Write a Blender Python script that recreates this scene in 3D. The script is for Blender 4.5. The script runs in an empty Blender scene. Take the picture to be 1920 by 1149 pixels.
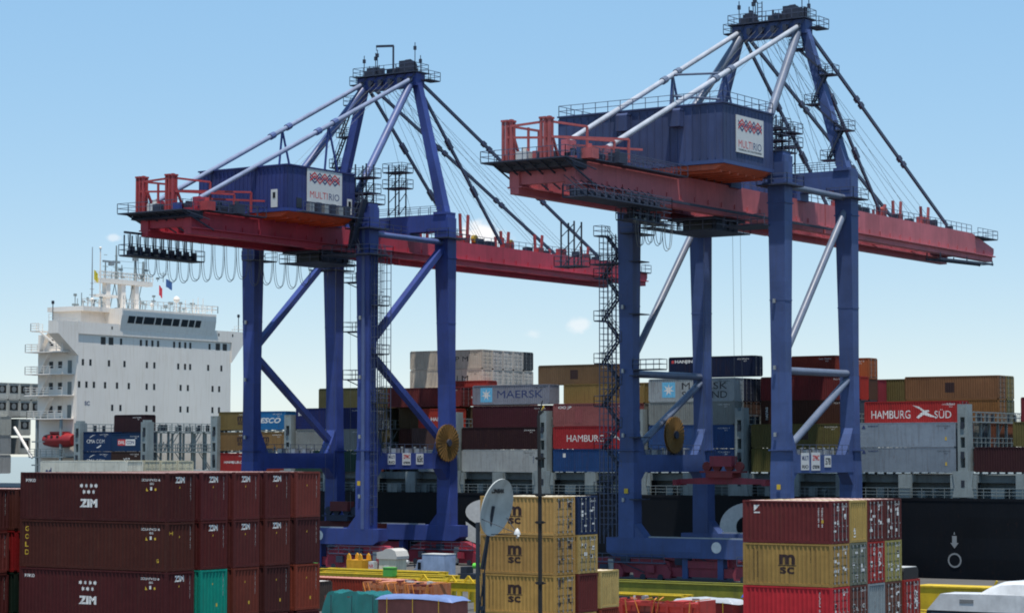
import bpy, math, random
from mathutils import Vector, Matrix, Euler
random.seed(7)
R = math.radians
SC = bpy.context.scene
COL = SC.collection

# ---------------------------------------------------------------- camera, sky, sun, exposure
cam = bpy.data.cameras.new("camera"); cam_o = bpy.data.objects.new("camera", cam); COL.objects.link(cam_o)
cam.sensor_width = 36; cam.lens = 82.5; cam.clip_start = 1; cam.clip_end = 20000
cam_o.location = (0, 0, 13.27); cam_o.rotation_euler = (R(90 + 3.583), 0, R(34))
SC.camera = cam_o
SUN_EL, SUN_AZ = 77, 138          # azimuth measured from +Y towards +X
sd = Vector((math.sin(R(SUN_AZ)) * math.cos(R(SUN_EL)), math.cos(R(SUN_AZ)) * math.cos(R(SUN_EL)), math.sin(R(SUN_EL))))
sun = bpy.data.lights.new("sun", 'SUN'); sun.energy = 3.2; sun.angle = R(0.53); sun.color = (1, 0.955, 0.89)
sun_o = bpy.data.objects.new("sun", sun); COL.objects.link(sun_o)
sun_o.rotation_euler = sd.to_track_quat('Z', 'Y').to_euler()
W = bpy.data.worlds.new("World"); SC.world = W; W.use_nodes = True
nt = W.node_tree; nt.nodes.clear()
sky = nt.nodes.new("ShaderNodeTexSky"); sky.sky_type = 'NISHITA'; sky.sun_disc = False
sky.sun_elevation = R(SUN_EL); sky.sun_rotation = R(SUN_AZ); sky.altitude = 1500; sky.air_density = 1.0; sky.dust_density = 0.3; sky.ozone_density = 6.0
bg = nt.nodes.new("ShaderNodeBackground"); bg.inputs[1].default_value = 0.1
wo = nt.nodes.new("ShaderNodeOutputWorld")
def cloud_mask(links, az_vec, radius, stretch):
    """soft puff of cloud around a sky direction, broken up by noise"""
    n = nt.nodes; tc = n.new("ShaderNodeTexCoord")
    d = Vector(az_vec).normalized(); side = Vector((0, 0, 1)).cross(d).normalized()
    dot_s = n.new("ShaderNodeVectorMath"); dot_s.operation = 'DOT_PRODUCT'; dot_s.inputs[1].default_value = side / (radius * stretch)
    upv = d.cross(side)
    dot_u = n.new("ShaderNodeVectorMath"); dot_u.operation = 'DOT_PRODUCT'; dot_u.inputs[1].default_value = upv / radius
    fr = n.new("ShaderNodeVectorMath"); fr.operation = 'DOT_PRODUCT'; fr.inputs[1].default_value = d
    off = n.new("ShaderNodeVectorMath"); off.operation = 'SUBTRACT'; off.inputs[1].default_value = d
    nt.links.new(tc.outputs['Generated'], off.inputs[0])
    nt.links.new(off.outputs[0], dot_s.inputs[0]); nt.links.new(off.outputs[0], dot_u.inputs[0])
    cmb = n.new("ShaderNodeCombineXYZ"); nt.links.new(dot_s.outputs['Value'], cmb.inputs[0]); nt.links.new(dot_u.outputs['Value'], cmb.inputs[1])
    ln = n.new("ShaderNodeVectorMath"); ln.operation = 'LENGTH'; nt.links.new(cmb.outputs[0], ln.inputs[0])
    nz = n.new("ShaderNodeTexNoise"); nz.inputs['Scale'].default_value = 130; nz.inputs['Detail'].default_value = 6; nz.inputs['Roughness'].default_value = .6
    nt.links.new(tc.outputs['Generated'], nz.inputs['Vector'])
    m = n.new("ShaderNodeMath"); m.operation = 'MULTIPLY_ADD'; m.inputs[1].default_value = 1.7; nt.links.new(nz.outputs[0], m.inputs[0])
    inv = n.new("ShaderNodeMath"); inv.operation = 'MULTIPLY'; inv.inputs[1].default_value = -1; nt.links.new(ln.outputs['Value'], inv.inputs[0])
    nt.links.new(inv.outputs[0], m.inputs[2])
    mr = n.new("ShaderNodeMapRange"); mr.inputs[1].default_value = 0.05; mr.inputs[2].default_value = 0.75; mr.interpolation_type = 'SMOOTHSTEP'
    nt.links.new(m.outputs[0], mr.inputs[0])
    return mr.outputs[0]
gm = nt.nodes.new("ShaderNodeGamma"); gm.inputs[1].default_value = 0.27          # evens the sky out, so shaded faces get more light
hs = nt.nodes.new("ShaderNodeHueSaturation"); hs.inputs['Saturation'].default_value = 2.35; hs.inputs['Value'].default_value = 3.0
nt.links.new(sky.outputs[0], gm.inputs[0]); nt.links.new(gm.outputs[0], hs.inputs['Color'])
col_out = hs.outputs[0]
for vec, rad, st, amt in (((-694.6, 1000, 114), .0085, 2.3, 1.0), ((-633.9, 1000, 65), .0055, 1.6, .5), ((-954.8, 1000, 125.5), .0022, 2.0, .45), ((-662, 1000, 61), .003, 2.0, .3)):
    f = cloud_mask(nt.links, vec, rad, st)
    mu = nt.nodes.new("ShaderNodeMath"); mu.operation = 'MULTIPLY'; mu.inputs[1].default_value = amt; nt.links.new(f, mu.inputs[0])
    mx = nt.nodes.new("ShaderNodeMix"); mx.data_type = 'RGBA'; nt.links.new(mu.outputs[0], mx.inputs[0])
    nt.links.new(col_out, mx.inputs[6]); mx.inputs[7].default_value = (5.6, 5.6, 5.65, 1); col_out = mx.outputs[2]
nt.links.new(col_out, bg.inputs[0]); nt.links.new(bg.outputs[0], wo.inputs[0])
vs = SC.view_settings; vs.view_transform = 'Standard'; vs.look = 'None'; vs.exposure = 0.85; vs.gamma = 1; vs.use_curve_mapping = False
SC.cycles.max_bounces = 6; SC.cycles.diffuse_bounces = 3; SC.cycles.glossy_bounces = 2; SC.cycles.use_denoising = True; SC.cycles.filter_width = 1.9

# ---------------------------------------------------------------- helpers
def lin(h):
    h = h.lstrip('#'); out = []
    for i in (0, 2, 4):
        c = int(h[i:i+2], 16) / 255
        out.append(c / 12.92 if c <= .04045 else ((c + .055) / 1.055) ** 2.4)
    return tuple(out)

class MB:
    def __init__(s): s.v = []; s.f = []
    def add(s, vs_, fs):
        b = len(s.v); s.v += [tuple(v) for v in vs_]; s.f += [tuple(i + b for i in f) for f in fs]; return s
    def box(s, x0, y0, z0, x1, y1, z1):
        return s.add([(x0,y0,z0),(x1,y0,z0),(x1,y1,z0),(x0,y1,z0),(x0,y0,z1),(x1,y0,z1),(x1,y1,z1),(x0,y1,z1)],
                     [(0,3,2,1),(4,5,6,7),(0,1,5,4),(1,2,6,5),(2,3,7,6),(3,0,4,7)])
    def cbox(s, c, d): return s.box(c[0]-d[0]/2, c[1]-d[1]/2, c[2]-d[2]/2, c[0]+d[0]/2, c[1]+d[1]/2, c[2]+d[2]/2)
    def frame_of(s, p, q, up=(0,0,1)):
        p, q = Vector(p), Vector(q); d = (q - p).normalized(); u = Vector(up)
        if abs(d.dot(u)) > .98: u = Vector((0, 1, 0))
        a = d.cross(u).normalized(); b = a.cross(d).normalized(); return p, q, a, b
    def beam(s, p, q, w, h, w2=None, h2=None, up=(0,0,1)):
        p, q, a, b = s.frame_of(p, q, up); w2 = w if w2 is None else w2; h2 = h if h2 is None else h2
        vs_ = [p - a*w/2 - b*h/2, p + a*w/2 - b*h/2, p + a*w/2 + b*h/2, p - a*w/2 + b*h/2,
               q - a*w2/2 - b*h2/2, q + a*w2/2 - b*h2/2, q + a*w2/2 + b*h2/2, q - a*w2/2 + b*h2/2]
        return s.add(vs_, [(0,1,2,3),(7,6,5,4),(0,4,5,1),(1,5,6,2),(2,6,7,3),(3,7,4,0)])
    def tube(s, p, q, r, n=8, r2=None):
        p, q, a, b = s.frame_of(p, q); r2 = r if r2 is None else r2
        vs_ = []
        for c, rr in ((p, r), (q, r2)):
            for i in range(n):
                t = 2*math.pi*i/n; vs_.append(c + a*rr*math.cos(t) + b*rr*math.sin(t))
        fs = [(i, (i+1) % n, n + (i+1) % n, n + i) for i in range(n)] + [tuple(range(n-1, -1, -1)), tuple(range(n, 2*n))]
        return s.add(vs_, fs)
    def path(s, pts, r, n=5):
        for i in range(len(pts)-1): s.tube(pts[i], pts[i+1], r, n)
        return s
    def prism(s, poly, axis, a, b):
        """poly: 2-D outline; extruded along axis ('x','y','z') from a to b"""
        def P(u, v, w): return {'x': (w, u, v), 'y': (u, w, v), 'z': (u, v, w)}[axis]
        n = len(poly); vs_ = [P(u, v, a) for u, v in poly] + [P(u, v, b) for u, v in poly]
        return s.add(vs_, [tuple(range(n-1, -1, -1)), tuple(range(n, 2*n))] + [(i, (i+1) % n, n+(i+1) % n, n+i) for i in range(n)])
    def lathe(s, prof, c, n=16, axis='z'):
        vs_ = []; m = len(prof)
        for r, h in prof:
            for i in range(n):
                t = 2*math.pi*i/n; x, y = r*math.cos(t), r*math.sin(t)
                vs_.append({'z': (c[0]+x, c[1]+y, c[2]+h), 'x': (c[0]+h, c[1]+x, c[2]+y), 'y': (c[0]+x, c[1]+h, c[2]+y)}[axis])
        fs = [(j*n+i, j*n+(i+1) % n, (j+1)*n+(i+1) % n, (j+1)*n+i) for j in range(m-1) for i in range(n)]
        fs += [tuple(range(n-1, -1, -1)), tuple(range((m-1)*n, m*n))]
        return s.add(vs_, fs)
    def rail(s, pts, h=1.1, step=1.6, r=.03, mid=2):
        """handrail along a polyline of points at deck level"""
        up = Vector((0, 0, 1))
        for i in range(len(pts)-1):
            p, q = Vector(pts[i]), Vector(pts[i+1]); L = (q-p).length; n = max(1, round(L/step))
            for k in range(n+1):
                a = p.lerp(q, k/n); s.beam(a, a+up*h, 2*r, 2*r)
            for k in range(mid): s.beam(p+up*h*(1-k/mid), q+up*h*(1-k/mid), 2*r, 2*r)
        return s
    def mesh(s, name, smooth=False):
        me = bpy.data.meshes.new(name); me.from_pydata(s.v, [], s.f); me.update()
        import bmesh
        b = bmesh.new(); b.from_mesh(me); bmesh.ops.recalc_face_normals(b, faces=b.faces); b.to_mesh(me); b.free()
        if smooth:
            me.shade_smooth()
            try: me.set_sharp_from_angle(angle=R(40))
            except Exception: pass
        return me

def wloc(o):
    v = Vector((0, 0, 0))
    while o is not None: v += o.location; o = o.parent
    return v
def obj(name, mesh, mat=None, parent=None, loc=None, rot=None, color=None, kind=None, label=None):
    o = bpy.data.objects.new(name, mesh); COL.objects.link(o)
    if parent: o.parent = parent
    if loc is not None: o.location = loc
    if rot is not None: o.rotation_euler = rot
    if color is not None: o.color = (*color, 1)
    if kind: o['kind'] = kind
    if label: o['label'] = label
    if mat and isinstance(mesh, bpy.types.Mesh) and not mesh.materials: mesh.materials.append(mat)
    return o
def part(mb, name, mat, parent, smooth=False, kind=None, label=None, world=False):
    me = mb.mesh(name, smooth)
    if world: me.transform(Matrix.Translation(-wloc(parent)))
    return obj(name, me, mat, parent, kind=kind, label=label)
def thing(name, label, cat, loc=(0,0,0), group=None, rot=None):
    o = obj(name, None, loc=loc, rot=rot); o['label'] = label; o['category'] = cat
    if group: o['group'] = group
    return o
def tag(o, label, cat, group=None):
    o['label'] = label; o['category'] = cat
    if group: o['group'] = group
    return o

# ---------------------------------------------------------------- materials
def new_mat(name):
    m = bpy.data.materials.new(name); m.use_nodes = True
    return m, m.node_tree, m.node_tree.nodes['Principled BSDF']
def paint(name, base=None, rough=.55, dirt=.35, dirt_col=(.06,.045,.035), scale=.55, spec=.35, bump=.15, fade=.18, streak=True, rust=0., plate=None):
    """weathered paint; base=None takes the colour of the object itself"""
    m, t, b = new_mat(name); N = t.nodes; L = t.links
    tc = N.new("ShaderNodeTexCoord"); oi = N.new("ShaderNodeObjectInfo")
    if base is None: src = oi.outputs['Color']
    else:
        rgb = N.new("ShaderNodeRGB"); rgb.outputs[0].default_value = (*base, 1); src = rgb.outputs[0]
    add = N.new("ShaderNodeVectorMath"); add.operation = 'ADD'; L.new(tc.outputs['Object'], add.inputs[0])
    cm = N.new("ShaderNodeMath"); cm.operation = 'MULTIPLY'; cm.inputs[1].default_value = 57; L.new(oi.outputs['Random'], cm.inputs[0]); L.new(cm.outputs[0], add.inputs[1])
    n1 = N.new("ShaderNodeTexNoise"); n1.inputs['Scale'].default_value = scale; n1.inputs['Detail'].default_value = 7; n1.inputs['Roughness'].default_value = .62
    L.new(add.outputs[0], n1.inputs['Vector'])
    mp = N.new("ShaderNodeMapping"); mp.inputs['Scale'].default_value = (2.2, 2.2, .16 if streak else 2.0); L.new(add.outputs[0], mp.inputs['Vector'])
    n2 = N.new("ShaderNodeTexNoise"); n2.inputs['Scale'].default_value = 1.5; n2.inputs['Detail'].default_value = 6; L.new(mp.outputs[0], n2.inputs['Vector'])
    # fade: large soft light/dark drift of the paint
    hsv = N.new("ShaderNodeHueSaturation"); L.new(src, hsv.inputs['Color'])
    r1 = N.new("ShaderNodeMapRange"); r1.inputs[1].default_value = .3; r1.inputs[2].default_value = .7; r1.inputs[3].default_value = 1-fade; r1.inputs[4].default_value = 1+fade
    L.new(n1.outputs[0], r1.inputs[0]); L.new(r1.outputs[0], hsv.inputs['Value'])
    r2 = N.new("ShaderNodeMapRange"); r2.inputs[1].default_value = .52; r2.inputs[2].default_value = .78; r2.inputs[3].default_value = 0; r2.inputs[4].default_value = dirt
    L.new(n2.outputs[0], r2.inputs[0])
    mx = N.new("ShaderNodeMix"); mx.data_type = 'RGBA'; L.new(r2.outputs[0], mx.inputs[0]); L.new(hsv.outputs[0], mx.inputs[6]); mx.inputs[7].default_value = (*dirt_col, 1)
    out = mx.outputs[2]
    if plate:
        dv = N.new("ShaderNodeVectorMath"); dv.operation = 'DIVIDE'; dv.inputs[1].default_value = plate; L.new(tc.outputs['Object'], dv.inputs[0])
        fl = N.new("ShaderNodeVectorMath"); fl.operation = 'FLOOR'; L.new(dv.outputs[0], fl.inputs[0])
        wn = N.new("ShaderNodeTexWhiteNoise"); L.new(fl.outputs[0], wn.inputs['Vector'])
        pr_ = N.new("ShaderNodeMapRange"); pr_.inputs[3].default_value = .86; pr_.inputs[4].default_value = 1.14; L.new(wn.outputs['Value'], pr_.inputs[0])
        h2 = N.new("ShaderNodeHueSaturation"); L.new(out, h2.inputs['Color']); L.new(pr_.outputs[0], h2.inputs['Value']); out = h2.outputs[0]
    if rust:
        n4 = N.new("ShaderNodeTexNoise"); n4.inputs['Scale'].default_value = 2.3; n4.inputs['Detail'].default_value = 8; n4.inputs['Roughness'].default_value = .7
        mp2 = N.new("ShaderNodeMapping"); mp2.inputs['Scale'].default_value = (1.2, 1.2, .35); L.new(add.outputs[0], mp2.inputs['Vector']); L.new(mp2.outputs[0], n4.inputs['Vector'])
        r4 = N.new("ShaderNodeMapRange"); r4.inputs[1].default_value = .6; r4.inputs[2].default_value = .72; r4.inputs[4].default_value = rust; L.new(n4.outputs[0], r4.inputs[0])
        m4 = N.new("ShaderNodeMix"); m4.data_type = 'RGBA'; L.new(r4.outputs[0], m4.inputs[0]); L.new(out, m4.inputs[6]); m4.inputs[7].default_value = (.1,.042,.022,1); out = m4.outputs[2]
    L.new(out, b.inputs['Base Color'])
    rr = N.new("ShaderNodeMapRange"); rr.inputs[3].default_value = rough-.12; rr.inputs[4].default_value = rough+.15; L.new(n1.outputs[0], rr.inputs[0]); L.new(rr.outputs[0], b.inputs['Roughness'])
    b.inputs['Specular IOR Level'].default_value = spec
    if bump:
        n3 = N.new("ShaderNodeTexNoise"); n3.inputs['Scale'].default_value = 2.2; n3.inputs['Detail'].default_value = 4; L.new(tc.outputs['Object'], n3.inputs['Vector'])
        bp = N.new("ShaderNodeBump"); bp.inputs['Strength'].default_value = bump; bp.inputs['Distance'].default_value = .05; L.new(n3.outputs[0], bp.inputs['Height']); L.new(bp.outputs[0], b.inputs['Normal'])
    return m
def plain(name, base, rough=.6, metal=0, spec=.4, var=.12, sc=3):
    m, t, b = new_mat(name); N = t.nodes; L = t.links
    n = N.new("ShaderNodeTexNoise"); n.inputs['Scale'].default_value = sc; n.inputs['Detail'].default_value = 5
    tc = N.new("ShaderNodeTexCoord"); L.new(tc.outputs['Object'], n.inputs['Vector'])
    cr = N.new("ShaderNodeMix"); cr.data_type = 'RGBA'; L.new(n.outputs[0], cr.inputs[0])
    cr.inputs[6].default_value = (*[c*(1-var) for c in base], 1); cr.inputs[7].default_value = (*[min(1, c*(1+var)) for c in base], 1)
    L.new(cr.outputs[2], b.inputs['Base Color']); b.inputs['Roughness'].default_value = rough; b.inputs['Metallic'].default_value = metal; b.inputs['Specular IOR Level'].default_value = spec
    return m
M = {}
M['cont'] = paint('container_paint', None, .65, .35, dirt_col=(.055,.03,.022), scale=.35, bump=.3, fade=.14, spec=.14, rust=.45)
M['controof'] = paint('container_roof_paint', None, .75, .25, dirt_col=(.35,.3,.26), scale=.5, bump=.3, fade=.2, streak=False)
M['decal_w'] = plain('white_print', (.62,.61,.58), .6, var=.25, sc=2)
M['decal_k'] = plain('black_print', (.014,.013,.016), .6, var=.3)
M['decal_y'] = plain('yellow_print', (.55,.36,.03), .6)
M['decal_r'] = plain('red_print', (.5,.05,.05), .6)
M['decal_b'] = plain('navy_print', (.03,.045,.13), .6)
M['decal_lb'] = plain('pale_blue_print', (.13,.42,.62), .6)
M['decal_brown'] = plain('brown_print', (.03,.013,.012), .6, var=.3)
M['galv'] = plain('galvanised_steel', (.33,.34,.34), .45, .6)
M['steel'] = plain('dark_steel', (.025,.032,.045), .55, .2)
M['black'] = plain('black_rubber', (.012,.012,.013), .8)
M['glass'] = plain('dark_glass', (.012,.014,.018), .25, 0, .25, .05)
M['white'] = paint('ship_white_paint', (.77,.71,.635), .55, .34, dirt_col=(.5,.4,.27), scale=.12, bump=.05, fade=.05)
M['ship_grey'] = paint('ship_deck_grey', (.15,.175,.175), .6, .4, scale=.5)
M['ship_lash'] = paint('lashing_grey', (.21,.245,.245), .6, .35, scale=.5)
M['hull'] = paint('hull_black_paint', (.0045,.0062,.0095), .55, .35, dirt_col=(.014,.011,.009), scale=.12, spec=.16, bump=.12, fade=.25, plate=(9.5, 500, 2.4), rust=.18)
M['hullred'] = paint('boot_topping', (.16,.03,.025), .6, .4)
M['orange'] = paint('lifeboat_red', (.27,.02,.022), .4, .2)

def text_mesh(body, h, bold=.0, shear=0., key={}):
    k = (body, h, bold, shear)
    if k in key: return key[k].copy()
    c = bpy.data.curves.new('lettering', 'FONT'); c.body = body; c.size = 1; c.offset = bold; c.shear = shear; c.align_x = 'CENTER'; c.align_y = 'CENTER'; c.resolution_u = 10 if h > 2 else 3
    o = bpy.data.objects.new('lettering', c)
    me = bpy.data.meshes.new_from_object(o)
    bpy.data.objects.remove(o); bpy.data.curves.remove(c)
    ys = [v.co.y for v in me.vertices]; xs = [v.co.x for v in me.vertices]
    s = h / (max(ys) - min(ys)); cy = (max(ys)+min(ys))/2; cx = (max(xs)+min(xs))/2
    me.transform(Matrix.Diagonal((s, s, s, 1)) @ Matrix.Translation((-cx, -cy, 0)))
    me.name = 'lettering'; me.materials.clear(); key[k] = me
    return me.copy()
def conform(me, parent, loc, face):
    """print follows the corrugated sheet of a container"""
    if parent is None or 'L' not in parent.keys() or parent.get('style') != 'corr': return
    hx, hy = parent['L']/2, 1.219
    if face == 'y': ua, ub, pitch, dep, u0, base = -hx+.16, hx-.16, .3, .038, loc[0], -.013
    else:
        if parent.get('end') != 'wall': return
        ua, ub, pitch, dep, u0, base = -hy+.16, hy-.16, .27, .045, loc[1], -.019
    n_ = max(3, int((ub-ua)/pitch)); w_ = (ub-ua)/n_
    import bmesh
    b_ = bmesh.new(); b_.from_mesh(me); xs = [v.co.x for v in b_.verts]; lo, hi = min(xs), max(xs)
    for k in range(max(0, int((u0+lo-ua)/w_)), min(n_, int((u0+hi-ua)/w_)+1)):
        for fr in (0, .26, .42, .84):
            x = ua+(k+fr)*w_-u0
            if lo < x < hi: bmesh.ops.bisect_plane(b_, geom=b_.verts[:]+b_.edges[:]+b_.faces[:], plane_co=(x, 0, 0), plane_no=(1, 0, 0))
    for v in b_.verts:
        u = (u0+v.co.x-ua)/w_; fr = u-math.floor(u)
        d_ = 0 if (fr <= .26 or u < 0 or u > n_) else (dep*(fr-.26)/.16 if fr < .42 else (dep if fr <= .84 else dep*(1-fr)/.16))
        v.co.z += base-d_
    b_.to_mesh(me); b_.free()
def letter(body, h, mat, parent, loc, face='y', width=None, bold=.02, shear=0., name='lettering', roll=0):
    """flat print on the -Y face ('y') or the +X face ('x') of its thing; width squeezes it"""
    me = text_mesh(body, h, bold, shear)
    if width:
        xs = [v.co.x for v in me.vertices]; me.transform(Matrix.Diagonal((width/(max(xs)-min(xs)), 1, 1, 1)))
    if roll: me.transform(Matrix.Rotation(R(roll), 4, 'Z'))
    conform(me, parent, loc, face)
    return obj(name, me, mat, parent, loc, (R(90), 0, R(90) if face == 'x' else 0))
def flat(polys, mat, parent, loc, face='y', name='emblem', th=0):
    """flat print made of polygons in (across, up)"""
    v = []; f = []
    for p in polys:
        b = len(v); v += [(x, y, 0) for x, y in p]; f.append(tuple(range(b, b+len(p))))
    me = bpy.data.meshes.new(name); me.from_pydata(v, [], f); me.update(); conform(me, parent, loc, face)
    return obj(name, me, mat, parent, loc, (R(90), 0, R(90) if face == 'x' else 0))
def star(n, r, r2, cx=0, cy=0): return [(cx + (r if i % 2 == 0 else r2)*math.sin(math.pi*i/n), cy + (r if i % 2 == 0 else r2)*math.cos(math.pi*i/n)) for i in range(2*n)]

# ---------------------------------------------------------------- ground and water
def ground_mat():
    m, t, b = new_mat('quay_concrete'); N = t.nodes; L = t.links
    tc = N.new("ShaderNodeTexCoord"); n = N.new("ShaderNodeTexNoise"); n.inputs['Scale'].default_value = .15; n.inputs['Detail'].default_value = 9; n.inputs['Roughness'].default_value = .65
    L.new(tc.outputs['Object'], n.inputs['Vector'])
    mx = N.new("ShaderNodeMix"); mx.data_type = 'RGBA'; L.new(n.outputs[0], mx.inputs[0]); mx.inputs[6].default_value = (.035,.035,.035,1); mx.inputs[7].default_value = (.13,.125,.115,1)  # shade around the cranes is put into these dark concrete tones
    L.new(mx.outputs[2], b.inputs['Base Color']); b.inputs['Roughness'].default_value = .9
    return m
def water_mat():
    m, t, b = new_mat('harbour_water'); N = t.nodes; L = t.links
    b.inputs['Base Color'].default_value = (.012,.03,.035,1); b.inputs['Roughness'].default_value = .12
    tc = N.new("ShaderNodeTexCoord"); n = N.new("ShaderNodeTexNoise"); n.inputs['Scale'].default_value = .6; n.inputs['Detail'].default_value = 5; L.new(tc.outputs['Object'], n.inputs['Vector'])
    bp = N.new("ShaderNodeBump"); bp.inputs['Strength'].default_value = .4; L.new(n.outputs[0], bp.inputs['Height']); L.new(bp.outputs[0], b.inputs['Normal'])
    return m
M['ground'] = ground_mat(); M['water'] = water_mat()
g = MB()
ys = [-400, 116, 124, 143, 215, 250.5]; zs = [.45, .45, 0, 0, -.95, -.95]
for i in range(5):
    g.add([(-2500, ys[i], zs[i]), (1500, ys[i], zs[i]), (1500, ys[i+1], zs[i+1]), (-2500, ys[i+1], zs[i+1])], [(0,1,2,3)])
g.add([(-2500, 250.5, -.95), (1500, 250.5, -.95), (1500, 250.5, -8), (-2500, 250.5, -8)], [(0,1,2,3)])
o = obj('quay_ground', g.mesh('quay_ground'), M['ground']); o['kind'] = 'structure'
w = MB(); w.add([(-9000, 250, -3.5), (9000, 250, -3.5), (9000, 12000, -3.5), (-9000, 12000, -3.5)], [(0,1,2,3)])
o = obj('harbour_water', w.mesh('harbour_water'), M['water']); o['kind'] = 'structure'

# ---------------------------------------------------------------- shipping containers
def corrug(mb, ua, ub, z0, z1, P, out, pitch=.3, depth=.038):
    """corrugated sheet: runs along u from ua to ub, P(u, d, z) places a point d metres inward"""
    n = max(3, int((ub-ua)/pitch)); w_ = (ub-ua)/n; pts = []
    for i in range(n):
        a = ua + i*w_
        pts += [(a, 0), (a+w_*.26, 0), (a+w_*.42, depth), (a+w_*.84, depth)]
    pts.append((ub, 0))
    vs_ = [P(u, d, z0) for u, d in pts] + [P(u, d, z1) for u, d in pts]; k = len(pts)
    mb.add(vs_, [(i, i+1, k+i+1, k+i) for i in range(k-1)])
CW = 2.438
_cm = {}
def cont_meshes(L, H, style):
    key = (L, H, style)
    if key in _cm: return _cm[key]
    hx, hy = L/2, CW/2; d = {}
    f = MB()
    for sx in (-1, 1):
        for sy in (-1, 1): f.cbox((sx*(hx-.08), sy*(hy-.08), H/2), (.16, .16, H-.24))
    for sy in (-1, 1):
        f.cbox((0, sy*(hy-.06), .09), (L-.34, .12, .16)); f.cbox((0, sy*(hy-.05), H-.06), (L-.34, .1, .1))
    for sx in (-1, 1):
        f.cbox((sx*(hx-.07), 0, .09), (.14, CW-.34, .16)); f.cbox((sx*(hx-.07), 0, H-.07), (.14, CW-.34, .12))
    d['frame'] = f.mesh('frame')
    c = MB(); c.cbox((0, 0, 0), (.18, .165, .12)); d['casting'] = c.mesh('corner_casting')
    for nm, sgn in (('side_a', -1), ('side_b', 1)):
        s = MB()
        if style == 'flat':
            s.box(-hx+.16, min(sgn*hy, sgn*(hy-.06))+.01*(sgn < 0), .17, hx-.16, max(sgn*hy, sgn*(hy-.06))-.01*(sgn > 0), H-.11)
            for i in range(1, 12): s.cbox((-hx+.16+i*(L-.32)/12, sgn*(hy-.004), H/2), (.03, .012, H-.4))
        else: corrug(s, -hx+.16, hx-.16, .17, H-.11, lambda u, dd, z: (u, sgn*(hy-.012-dd), z), 1)
        d[nm] = s.mesh('side_wall')
    e = MB(); corrug(e, -hy+.16, hy-.16, .17, H-.13, lambda u, dd, z: (hx-.012-dd, u, z), 1, pitch=.27, depth=.045); d['end'] = e.mesh('end_wall')
    e = MB(); corrug(e, -hy+.16, hy-.16, .17, H-.13, lambda u, dd, z: (-hx+.012+dd, u, z), 1, pitch=.27, depth=.045); d['end_back'] = e.mesh('end_wall')
    for nm, s in (('door_a', -1), ('door_b', 1)):
        e = MB(); y0, y1 = sorted((s*.012, s*(hy-.165)))
        e.box(hx-.07, y0, .18, hx-.035, y1, H-.14)
        for k in range(4):
            z0 = .3+k*(H-.6)/4; e.box(hx-.035, y0+.1, z0, hx-.012, y1-.1, z0+(H-.6)/4-.12)
        d[nm] = e.mesh('door')
    r_ = MB(); r_.tube((0, 0, .14), (0, 0, H-.12), .022, 6); r_.cbox((0, 0, H-.2), (.05, .1, .1)); r_.cbox((0, 0, .22), (.05, .1, .1)); r_.cbox((.01, .07, 1.05), (.03, .2, .05)); d['rod'] = r_.mesh('locking_rod')
    rf = MB(); corrug(rf, -hx+.14, hx-.14, -hy+.1, hy-.1, lambda u, dd, z: (u, z, H-.02-dd*.5), 1, pitch=.42); d['roof'] = rf.mesh('roof')
    fl = MB(); fl.box(-hx+.15, -hy+.13, .06, hx-.15, hy-.13, .12); d['floor'] = fl.mesh('underside')
    rm = MB()   # reefer machinery end
    rm.box(hx-.1, -hy+.18, .2, hx-.05, hy-.18, H-.16); d['reefer'] = rm.mesh('machinery_panel')
    gr = MB(); gr.lathe([(.0, 0), (.42, 0), (.46, .03), (.0, .03)], (hx-.05, 0, H*.62), 14, 'x'); d['fan'] = gr.mesh('fan_grille')
    g2 = MB(); g2.box(hx-.05, -.85, H*.40, hx-.03, .85, H*.84); d['grille'] = g2.mesh('condenser_opening')
    for n_ in d.values(): n_.materials.append(M['cont'])
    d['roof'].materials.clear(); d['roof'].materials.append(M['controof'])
    d['rod'].materials.clear(); d['rod'].materials.append(M['galv'])
    d['fan'].materials.clear(); d['fan'].materials.append(M['galv'])
    d['grille'].materials.clear(); d['grille'].materials.append(M['black'])
    _cm[key] = d
    return d
FEET = {'40': 12.192, '20': 6.058}
def container(x_right, y_near, z, size, hc, color, label, end='wall', style='corr', group=None, fine=False, roof=None):
    """x_right: its +X end; y_near: the side facing the yard; z: underside. Local origin = middle of its base"""
    L = FEET[size]; H = 2.896 if hc else 2.591
    c = lin(color) if isinstance(color, str) else color
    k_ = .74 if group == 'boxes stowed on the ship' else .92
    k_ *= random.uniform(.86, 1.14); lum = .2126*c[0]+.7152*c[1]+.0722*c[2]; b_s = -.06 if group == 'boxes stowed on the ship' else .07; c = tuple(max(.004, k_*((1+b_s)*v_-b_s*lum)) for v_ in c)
    d = cont_meshes(L, H, style)
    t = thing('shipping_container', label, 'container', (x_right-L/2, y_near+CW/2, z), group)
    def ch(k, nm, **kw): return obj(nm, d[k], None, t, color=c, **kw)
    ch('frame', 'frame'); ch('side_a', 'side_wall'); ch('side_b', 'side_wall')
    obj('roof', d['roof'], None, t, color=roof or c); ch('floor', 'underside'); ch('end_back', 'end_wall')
    if end == 'door':
        for k, s in (('door_a', -1), ('door_b', 1)):
            dd = ch(k, 'door')
            for yy in ((.28, .82) if fine else (.55,)): obj('locking_rod', d['rod'], None, dd, (L/2+.005, s*yy, 0))
    elif end == 'reefer':
        ch('reefer', 'machinery_panel'); obj('condenser_opening', d['grille'], None, t); obj('fan_grille', d['fan'], None, t)
    else: ch('end', 'end_wall')
    if fine:
        for sx in (-1, 1):
            for sy in (-1, 1):
                for zz in (.06, H-.06): obj('corner_casting', d['casting'], None, t, (sx*(L/2-.09), sy*(CW/2-.085), zz), color=c)
    t['L'] = L; t['H'] = H; t['style'] = style; t['end'] = end
    return t
YF = -CW/2 - .006                      # print sits just proud of the -Y side
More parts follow.
